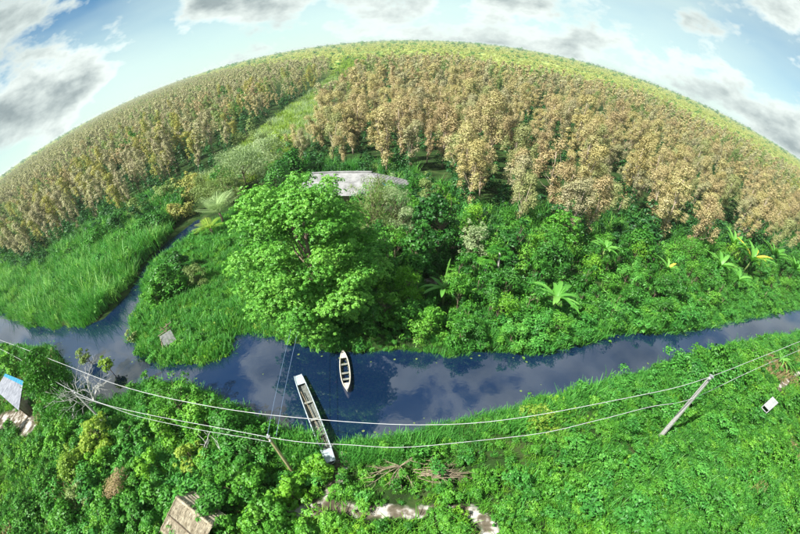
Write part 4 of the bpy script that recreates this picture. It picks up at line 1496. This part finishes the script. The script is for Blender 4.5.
def left_shed():
    cs = [(*ground(4, 376, 3.2), 3.2), (*ground(23, 385, 3.2), 3.2), (*ground(19, 410, 2.7), 2.7), (*ground(-4, 390, 2.7), 2.7)]
    A, B, C, D = [Vector(c) for c in cs]
    org = Vector((A + B + C + D) / 4)
    e = empty('shed', (org.x, org.y, 0.4), 0, 'small shed with blue and zinc sheet roof at the left frame edge', 'shed')
    off = Vector((org.x, org.y, 0.4))
    A, B, C, D = A - off, B - off, C - off, D - off
    n = 6
    up = (B - A).cross(D - A).normalized()
    up = up if up.z > 0 else -up
    for i in range(-1, n):
        f0, f1 = i / n + 0.004, (i + 1) / n + 0.03
        a, b, c, d = A.lerp(D, f0), B.lerp(C, f0), B.lerp(C, f1), A.lerp(D, f1)
        lift_ = up * (0.012 * (i % 2))
        V, Fq = [], []
        m = 16
        for k in range(m + 1):
            wv = up * (0.03 * math.cos(k * PI)) + lift_
            p, q = a.lerp(b, k / m) + wv, d.lerp(c, k / m) + wv
            V += [p, q, p - up * 0.012, q - up * 0.012]
        for k in range(m):
            o = k * 4
            Fq += [(o, o + 1, o + 5, o + 4), (o + 2, o + 6, o + 7, o + 3)]
        MB().add(V, Fq).build('roof_sheet', M['bluesheet'] if i < 0 else M['zinc'], e)
    for p in (A, B, C, D):
        q = p.lerp((A + B + C + D) / 4, 0.12)
        MB().tube([(q.x, q.y, -0.4), (q.x, q.y, q.z - 0.03)], 0.07, 7).build('post', M['darkwood'], e)
    I = [p.lerp((A + B + C + D) / 4, 0.14) for p in (A, B, C, D)]
    for i in range(4):
        p, q = I[i], I[(i + 1) % 4]
        MB().bar((p.x, p.y, 1.05), (q.x, q.y, 1.05), 0.06, 2.1).build('wall_panel', M['plank'], e)


far_house()
near_hut()
left_shed()


def boat(name, p0, p1, width, depth, blunt, label, paint, inner, thwarts, deck, ribs, z0=0.0, z1=0.0, sheer=0.16):
    p0, p1 = Vector((*p0, z0)), Vector((*p1, z1))
    L = (p1 - p0).length
    mid = (p0 + p1) / 2
    d = (p1 - p0).normalized()
    e = empty(name, mid, 0, label, 'boat')
    e.rotation_euler = (0, -math.asin(d.z), math.atan2(d.y, d.x))
    n = 24

    def half(t):
        a = abs(t)
        return width / 2 * (blunt + (1 - blunt) * max(1 - a ** 2.3, 0) ** 0.75)

    def gun(t):
        return depth * 0.62 + sheer * t * t

    def keel(t):
        return -depth * 0.38 + (sheer + depth * 0.25) * max(abs(t) - 0.55, 0) / 0.45
    th = 0.035
    rows = []
    for i in range(n + 1):
        t = -1 + 2 * i / n
        w = max(half(t), 0.015)
        g, k = gun(t), min(keel(t), gun(t) - 0.08)
        x = t * L / 2
        wi = max(w - th, 0.004)
        rows.append([(x, -w, g), (x, -w * 0.86, (g + k) * 0.45), (x, -w * 0.55, k), (x, w * 0.55, k), (x, w * 0.86, (g + k) * 0.45), (x, w, g),
                     (x, wi, g), (x, wi * 0.86, (g + k) * 0.45), (x, wi * 0.55, k + th), (x, -wi * 0.55, k + th), (x, -wi * 0.86, (g + k) * 0.45), (x, -wi, g)])
    V = [p for r in rows for p in r]
    out, inn = [], []
    for i in range(n):
        for j in range(12):
            a, b = i * 12 + j, i * 12 + (j + 1) % 12
            (inn if 6 <= j <= 10 else out).append((a, b, b + 12, a + 12))
    out += [tuple(range(11, -1, -1)), tuple(n * 12 + j for j in range(12))]
    MB().add(V, out).build('hull', paint, e)
    MB().add(V, inn).build('inner_hull', inner, e)
    # rubbing rail along each gunwale
    for s in (-1, 1):
        pts_ = [((-1 + 2 * i / n) * L / 2, s * max(half(-1 + 2 * i / n) - 0.005, 0.01), gun(-1 + 2 * i / n) + 0.02) for i in range(n + 1)]
        MB().tube(pts_, 0.042, 6).build('gunwale', paint, e, True)
    for s in (-1, 1):                                       # end decks
        V, Fq = [], []
        for i in range(7):
            t = s * (1 - deck + deck * i / 6)
            w = max(half(t) - 0.01, 0.01)
            V += [(t * L / 2, -w, gun(t) + 0.012), (t * L / 2, w, gun(t) + 0.012), (t * L / 2, -w, gun(t) - 0.02), (t * L / 2, w, gun(t) - 0.02)]
        for i in range(6):
            o = i * 4
            Fq += [(o, o + 1, o + 5, o + 4), (o + 2, o + 6, o + 7, o + 3)]
        Fq += [(0, 2, 3, 1)]
        MB().add(V, Fq).build('end_deck', paint, e)
    for t in thwarts:
        w = half(t) - 0.02
        MB().box((t * L / 2, 0, gun(t) - 0.06), (0.2, w * 2, 0.035)).build('thwart', M['rib'], e)
    for i in range(ribs):
        t = -(1 - deck) * 0.95 + 2 * (1 - deck) * 0.95 * i / (ribs - 1)
        w = half(t) - th
        k = keel(t) + th
        MB().tube([(t * L / 2, -w * 0.98, gun(t) - 0.02), (t * L / 2, -w * 0.84, (gun(t) + k) * 0.45 + 0.02), (t * L / 2, -w * 0.5, k + 0.02), (t * L / 2, w * 0.5, k + 0.02),
                   (t * L / 2, w * 0.84, (gun(t) + k) * 0.45 + 0.02), (t * L / 2, w * 0.98, gun(t) - 0.02)], 0.022, 5).build('rib', M['rib'], e)
    return e


bo = boat('rowing_boat', ground(343, 352, 0.3), ground(347.3, 391, 0.3), 0.74, 0.40, 0.02, 'small cream pointed rowing boat floating below the big tree', M['cream'], M['bilge'], (-0.35, 0.1, 0.42), 0.36, 9, 0.03, 0.03, 0.2)
lo = boat('long_boat', ground(298, 376, 0.3), ground(331, 462, 1.0), 0.80, 0.36, 0.72, 'long narrow bluish white boat with its near end on the bank', M['bluewhite'], M['greybilge'], (-0.3, 0.1, 0.45), 0.24, 30, 0.06, 0.72, 0.06)
tag(MB().tube([(*ground(301, 392, 0.4), 0.42), (*ground(327, 446, 0.6), 0.62)], 0.03, 6).build('boat_pole', M['stick']), 'thin wooden pole lying along the side of the long boat', 'pole')


# ---- poles and wires
def utility_pole(base_px, top_px, h, r0, r1, mat, label, lean_free=False, arms=True):
    bx_, by_ = ground(*base_px, 0.4)
    bz = gz_at(bx_, by_)
    if lean_free:
        tx_, ty_ = ground(*top_px, h + 0.4)
    else:
        tx_, ty_ = bx_, by_
    e = empty('utility_pole', (bx_, by_, bz), 0, label, 'pole')
    dx, dy = tx_ - bx_, ty_ - by_
    n = 8
    MB().tube([(dx * t, dy * t, -0.4 + (h + 0.4) * t) for t in np.linspace(0, 1, n)], [r0 + (r1 - r0) * t for t in np.linspace(0, 1, n)], 8).build('shaft', mat, e)
    az = math.atan2(by_, bx_) + PI / 2
    MB().box((dx, dy, h + 0.03), (r1 * 2.3, r1 * 2.3, 0.08)).build('cap', M['iron'], e)
    if arms:
        MB().bar((dx - 0.28 * math.sin(az), dy + 0.28 * math.cos(az), h - 0.22), (dx + 0.28 * math.sin(az), dy - 0.28 * math.cos(az), h - 0.22), 0.07, 0.07).build('bracket', M['iron'], e)
    for s in (-1, 1):
        MB().tube([(dx - s * 0.26 * math.sin(az), dy + s * 0.26 * math.cos(az), h - 0.20), (dx - s * 0.26 * math.sin(az), dy + s * 0.26 * math.cos(az), h - 0.12), (dx - s * 0.26 * math.sin(az), dy + s * 0.26 * math.cos(az), h - 0.02)], [0.04, 0.075, 0.05], 8).build('insulator', M['porcelain'], e)
    return Vector((bx_ + dx, by_ + dy, bz + h))


pl = utility_pole((107, 425), (73, 387), 5.5, 0.13, 0.09, M['concrete'], 'thin pale pole leaning outward at the left by the dead tree')
pm = utility_pole((294, 473), (268.5, 437.5), 4.3, 0.12, 0.09, M['yellowpole'], 'short yellowed pole left of the long boat', True)
pr = utility_pole((660, 437), (715, 375), 8.1, 0.19, 0.12, M['concrete'], 'tall pale concrete pole on the right of the near bank')


def smooth_path(ps, k=8):
    ps = [np.array(p) for p in ps]
    ps = [2 * ps[0] - ps[1]] + ps + [2 * ps[-1] - ps[-2]]
    out = []
    for i in range(1, len(ps) - 2):
        p0, p1, p2, p3 = ps[i - 1:i + 3]
        for j in range(k):
            t = j / k
            out.append(0.5 * ((2 * p1) + (-p0 + p2) * t + (2 * p0 - 5 * p1 + 4 * p2 - p3) * t * t + (-p0 + 3 * p1 - 3 * p2 + p3) * t ** 3))
    out.append(ps[-2])
    return out


def wire(ps, r, label, mat, dz=0.0, name='overhead_wire'):
    w3 = []
    for p in ps:
        if isinstance(p, Vector):
            w3.append((p.x, p.y, p.z + dz))
        else:
            w3.append((*ground(p[0], p[1], p[2]), p[2] + dz))
    a, b = np.array(w3[0]), np.array(w3[1])
    sm = smooth_path(w3)
    tag(MB().tube(sm, r, 6).build(name, mat, smooth=True), label, 'wire')


def beyond(p_in, p_edge, z, dist=45):
    a, b = np.array(ground(*p_in, z)), np.array(ground(*p_edge, z))
    u = (b - a) / np.linalg.norm(b - a)
    c = b + u * dist
    return Vector((c[0], c[1], z))


WR = 0.017
wire([beyond((60, 363), (27, 350), 8.3), (27, 350, 8.3), (60, 363, 8.2), (121, 386, 8.1), (202, 405, 8.0), (300, 418, 7.9), (420, 425, 7.9), (530, 416.4, 8.0), (648, 393.8, 8.3), pr, (775, 351.5, 8.4), (800, 341.5, 8.4), beyond((775, 351.5), (800, 341.5), 8.4)],
     WR, 'upper white overhead wire sweeping across to the top of the tall concrete pole', M['wire'])
prm = Vector((pr.x - 0.12, pr.y - 0.14, 5.92))
wire([beyond((73, 387), (10, 354), 6.3), (10, 354, 6.2), pl, (140, 413, 5.3), pm, (350, 445, 4.5), (420, 446.5, 4.5), (530, 435, 5.0), (597, 420.5, 5.4), (650, 407, 5.75), prm, (748, 372.6, 6.0), (800, 350, 6.1), beyond((748, 372.6), (800, 350), 6.1)],
     WR, 'lower white overhead wire joining the left and middle poles and crossing to the right', M['wire'])
wire([Vector((pl.x + 0.05, pl.y - 0.2, pl.z - 0.5)), (105, 405, 5.0), (140, 417, 4.7), (200, 430, 4.3), Vector((pm.x, pm.y - 0.15, pm.z - 0.3))], WR * 0.8, 'second slack wire below the lower wire between the left and middle poles', M['wire'])
hx, hy = ground(330, 196, 2.6)
for k_, (ox, oz) in enumerate(((-0.12, 0), (0.45, -0.15))):
    m1 = Vector((pm.x * 0.5 + hx * 0.5 + ox, pm.y * 0.5 + hy * 0.5, 3.3))
    wire([pm + Vector((ox, 0.1, -0.1)), Vector((pm.x * 0.75 + hx * 0.25 + ox, pm.y * 0.75 + hy * 0.25, 3.7)), m1, Vector((hx + ox, hy, 2.7))], 0.014,
         ('left' if k_ == 0 else 'right') + ' one of two thin dark cables from the middle pole over the canal', M['drop'], name='service_cable')


# ---- sign board, leaning board
def sign_board():
    x, y = ground(761, 413, 0.4)
    e = empty('sign_board', (x, y, gz_at(x, y)), math.atan2(y, x) - PI / 2, 'blank white sign board on two white posts in the grass at the right', 'sign')
    MB().box((0, -0.02, 1.85), (0.8, 0.05, 1.6)).build('panel', M['whitepaint'], e)
    for s in (-1, 1):
        MB().box((s * 0.36, 0.045, 1.2), (0.08, 0.08, 2.7)).build('post', M['whitepaint'], e)
    MB().box((0, 0.045, 0.55), (0.63, 0.07, 0.08)).build('cross_bar', M['whitepaint'], e)


sign_board()


def leaning_board():
    x, y = ground(171, 343, 0.4)
    z = gz_at(x, y)
    e = empty('stick_rack', (x, y, z), math.atan2(y, x) - PI / 2, 'grey boards leaning on a dark stick rack on the grassy point', 'rack')
    for k in range(4):
        MB().bar((-0.55 + 0.32 * k, -0.25, 0.05), (-0.45 + 0.30 * k, 0.45, 1.15), 0.30, 0.04, up=(0, -1, 0.5)).build('board', M['greyboard'], e)
    for a, b in (((-0.6, 0.3, -0.2), (0.6, 0.7, 1.9)), ((0.7, 0.2, -0.2), (-0.1, 0.8, 2.0)), ((0.9, 0.6, -0.2), (0.5, 0.9, 1.9)), ((-0.3, 0.7, 1.6), (1.0, 0.9, 1.7)), ((-0.7, 0.6, 1.2), (0.9, 0.7, 1.25)), ((-0.9, -0.4, 0.1), (-0.6, 0.5, 0.9))):
        MB().tube([a, b], 0.05, 6).build('stick', M['stick'], e)


leaning_board()

# ------------------------------------------------------------------ grass, reeds and weeds
rs = np.random.default_rng(91)
gr_em = [blades(np.random.default_rng(400 + i), 46, 0.42, 0.75, M['emerald'], 0.055, 0.6) for i in range(3)]
gr_br = [blades(np.random.default_rng(410 + i), 46, 0.42, 0.55, M['bright'], 0.055, 0.7) for i in range(3)]
gr_lime = [blades(np.random.default_rng(415 + i), 40, 0.42, 0.5, M['lime'], 0.055, 0.7) for i in range(2)]
reed = [blades(np.random.default_rng(420 + i), 52, 0.6, 2.2, M['reed'] if i % 2 else M['emerald'], 0.07, 0.5, segs=3) for i in range(5)]
gr_pale = [blades(np.random.default_rng(440 + i), 44, 0.5, 0.8, M['yellowgreen'] if i else M['pale'], 0.06, 0.6) for i in range(2)]
gr_dry = [blades(np.random.default_rng(445 + i), 40, 0.45, 0.6, M['brownbush'], 0.05, 0.6) for i in range(2)]


def weed(seed, mat, w=1.2, h=0.7, n=380, size=0.12, ros=5):
    rg = np.random.default_rng(seed)
    cl = dome_clumps(rg, w, h, 6, 0.05)
    a = clump_leaves(rg, cl, n, size, 0.5, 0.8, 0.4, ros)
    a[0][:, 2] = np.maximum(a[0][:, 2], 0.01)
    return crown_mesh('weed', a, mat)


weeds = [weed(430, M['bright']), weed(431, M['bright'], 1.4, .8, 420, .13), weed(432, M['green'], 1.1, 1.0, 380, .13), weed(433, M['lime'], 1.2, .6, 330, .12), weed(434, M['green'], 1.0, .6, 260, .13, 0), weed(435, M['yellowgreen'], 1.0, .5, 230, .13, 0), weed(436, M['emerald'], 1.2, 1.1, 360, .14, 0)]

SOUTH = [(-80, 348), (0, 347), (55, 352), (70, 407), (95, 412), (142, 390), (189, 386), (236, 407), (270, 432), (332, 445), (407, 434), (501, 410), (591, 390), (699, 361), (766, 339), (830, 318), (900, 300), (900, 610), (-120, 610)]
POINT = [(140, 300), (130, 345), (140, 357), (162, 366), (199, 367), (229, 357), (230, 337), (268, 338), (330, 352), (380, 340), (380, 230), (300, 180), (230, 215), (200, 235), (165, 258), (142, 282)]
REEDS = [(-80, 335), (0, 312), (24, 325), (51, 330), (84, 327), (98, 320), (128, 293), (145, 263), (169, 239), (186, 205), (170, 196), (150, 200), (112, 208), (80, 226), (60, 242), (32, 260), (0, 256), (-80, 296)]
NORTH = [(330, 352), (434, 356), (535, 356), (614, 334), (678, 332), (800, 310), (900, 275), (900, 250), (800, 240), (560, 225), (430, 190), (300, 165), (250, 200), (300, 300)]


clear_lines = [(track[1:], 0.5), (np.array([ground(298, 376, 0.3), ground(331, 462, 1.0)]), 0.75), (np.array([ground(761, 413, 0.4), ground(759, 417, 0.4)]), 0.8), (np.array([ground(171, 343, .4), ground(171, 347, .4)]), 0.7)]


def cover(name, meshes, poly, bounds, step, smin, smax, seed, label, cat, sd_lo=0.15, sd_hi=1e9, drop=0.0, extra=None, tilt=0.1, bare_max=0.38, rough=0.6, patch=None, hollow=None):
    x, y = jitter_grid(rs, *bounds, step)
    m = in_px(poly, x, y)
    x, y = x[m], y[m]
    sd = signed_shore(x, y)
    m = (sd > sd_lo) & (sd < sd_hi) & (rs.random(len(x)) > drop) & (bare_at(x, y) + rs.normal(0, 0.12, len(x)) < bare_max)
    for ln, w in clear_lines:
        m &= line_dist(ln, x, y) > w
    if extra is not None:
        m &= extra(x, y)
    x, y = x[m], y[m]
    sc = rs.uniform(smin, smax, len(x)) * np.clip(1 + rough * bumpy(x * 1.6 + 11, y * 1.6) + 0.5 * rough * bumpy(x * 5, y * 5 + 7), 0.35, 2)
    pk = None
    if patch:
        v = 0.5 + 0.5 * bumpy(x * patch + 5, y * patch + 17) + rs.normal(0, 0.17, len(x))
        pk = np.floor(np.clip(v, 0, 0.999) * len(meshes))
    if hollow:
        sc = sc * np.where(bumpy(x * 2.3 + 1, y * 2.3 + 31) < hollow, 0.6, 1.0)
    return scatter(name, meshes, lift(x, y), sc, seed, label, cat, tilt, pick=pk)


cover('weeds', [weeds[2], weeds[6], weeds[4], weeds[2], weeds[0], weeds[1], weeds[3]], SOUTH, (-75, 90, 3, 90), 0.66, 0.45, 1.75, 20, 'bright green weeds and creepers covering the near bank', 'weeds', 0.3, extra=lambda x, y: (rs.random(len(x)) < 0.85) & ((bumpy(x * 2.3 + 1, y * 2.3 + 31) > -0.4) | (rs.random(len(x)) < 0.65)), patch=2.6, hollow=-0.18)
cover('near_grass', gr_em[:2] + gr_br + gr_lime[:1], SOUTH, (-75, 90, 3, 90), 0.55, 0.6, 1.7, 21, 'bright grass between the weeds of the near bank', 'grass', 0.2, patch=2.1, hollow=-0.18)
cover('bank_grass', gr_em, SOUTH, (-75, 90, 3, 90), 0.42, 0.9, 1.7, 22, 'taller emerald grass along the near edge of the canal', 'grass', -0.15, 2.6, bare_max=0.7)
cover('point_grass', gr_br + gr_em, POINT, (-45, 0, 25, 80), 0.5, 0.8, 1.5, 23, 'lush green grass on the point between the two canals', 'grass', -0.1)
cover('reeds', reed, REEDS, (-120, -25, 40, 120), 0.95, 0.75, 1.35, 24, 'tall emerald reeds filling the left bank below the wood', 'reeds', 0.0)
cover('point_herbs', weeds, POINT, (-45, 0, 25, 80), 0.85, 0.5, 1.1, 33, 'bright leafy herbs among the grass of the point', 'weeds', 0.1)
cover('reed_herbs', [weed(450, M['emerald'], 1.8, 1.7, 420, .20, 0), weed(451, M['reed'], 1.6, 1.9, 420, .20, 0), weed(452, M['green'], 1.8, 1.6, 420, .20, 0)], REEDS, (-120, -25, 40, 120), 1.5, 0.6, 1.2, 34, 'leafy green herbs rising through the reeds of the left bank', 'weeds', 0.4)
cover('shore_herbs', [weeds[0], weeds[2], weeds[6]], NORTH, (-20, 110, 25, 110), 0.9, 0.7, 1.5, 35, 'leafy herbs along the foot of the far bank thicket', 'weeds', 0.2, 5.0)
cover('thicket_grass', gr_em + gr_br, NORTH, (-20, 120, 25, 130), 0.9, 0.8, 1.5, 25, 'green grass between the shrubs of the far bank', 'grass', -0.1)
cover('shore_grass', gr_em + gr_br[:1], NORTH, (-20, 100, 25, 100), 0.5, 0.7, 1.4, 26, 'emerald grass fringe along the far edge of the canal', 'grass', -0.25, 2.6)

cover('dry_grass', gr_dry, SOUTH, (-75, 90, 3, 90), 0.6, 0.9, 1.7, 27, 'brownish dry grass in patches among the near bank weeds', 'grass', 1.5, extra=lambda x, y: bumpy(x * 1.1 + 3, y * 1.1 + 50) > 0.42)
FRONT = [(312, 152), (304, 160), (312, 168), (408, 168), (428, 186), (470, 214), (560, 225), (640, 232), (720, 232), (800, 240), (900, 300), (900, 330), (800, 262), (720, 256), (640, 254), (560, 250),
         (470, 244), (430, 240), (400, 205), (330, 200), (290, 195), (270, 190), (285, 176)]
cover('edge_reeds', reed + gr_em, FRONT, (-60, 130, 45, 170), 1.15, 0.8, 1.5, 28, 'dark green tall grass along the foot of the forest edge', 'grass', 0.3)
cover('edge_undergrowth', und[:2], FRONT, (-60, 130, 45, 170), 2.6, 0.55, 1.25, 29, 'dark green bushes filling the foot of the forest edge', 'undergrowth', 0.8)
cover('swath_grass', gr_pale, SWATH, (-150, 20, 70, 330), 1.5, 1.6, 3.0, 31, 'pale grass along the open strip between the two forests', 'grass', 0.3)
cover('wood_edge', und + reed[:2], [(-90, 322), (0, 272), (32, 274), (60, 262), (80, 252), (112, 240), (150, 234), (180, 216), (186, 200), (150, 210), (112, 216), (80, 230), (60, 242), (32, 254), (0, 252), (-90, 296)], (-190, -30, 60, 190), 2.2, 0.6, 1.2, 32, 'dark green bushes where reeds meet the left wood', 'undergrowth', 0.5)

# floating leaves on the water
pad = MB()
pad.add([(math.cos(a) * 0.14, math.sin(a) * 0.14 * 0.8, 0.0) for a in np.linspace(0.2, 6.1, 9)] + [(0, 0, 0.004)], [(i, i + 1, 9) for i in range(8)])
pad_me = pad.mesh('pad', M['olive'])
x, y = jitter_grid(rs, -60, 70, 15, 80, 0.8)
sd = signed_shore(x, y)
pu, pv = pixel(x, y)
m = (sd < -0.1) & ((rs.random(len(x)) < 0.003) | ((sd > -0.9) & (rs.random(len(x)) < 0.3)))
scatter('floating_leaves', [pad_me], np.stack([x[m], y[m], np.full(m.sum(), 0.012)], 1), rs.uniform(0.3, 0.9, m.sum()), 30, 'small floating leaves drifting on the canal', 'leaves', tilt=0.0)

# ------------------------------------------------------------------ the humid air
hz = bpy.data.materials.new('humid_air')
hz.use_nodes = True
hn = hz.node_tree.nodes
hn.remove(hn['Principled BSDF'])
pv_ = hn.new('ShaderNodeVolumePrincipled')
pv_.inputs['Color'].default_value = (0.86, 0.93, 0.90, 1)
pv_.inputs['Density'].default_value = 0.00014
pv_.inputs['Anisotropy'].default_value = 0.2
hz.node_tree.links.new(pv_.outputs[0], hn['Material Output'].inputs['Volume'])
hb = MB().box((0, 0, 14.0), (19000, 19000, 34.0)).build('haze', hz)
tag(hb, 'thin pale haze lying over the flat land', 'haze', kind='stuff')
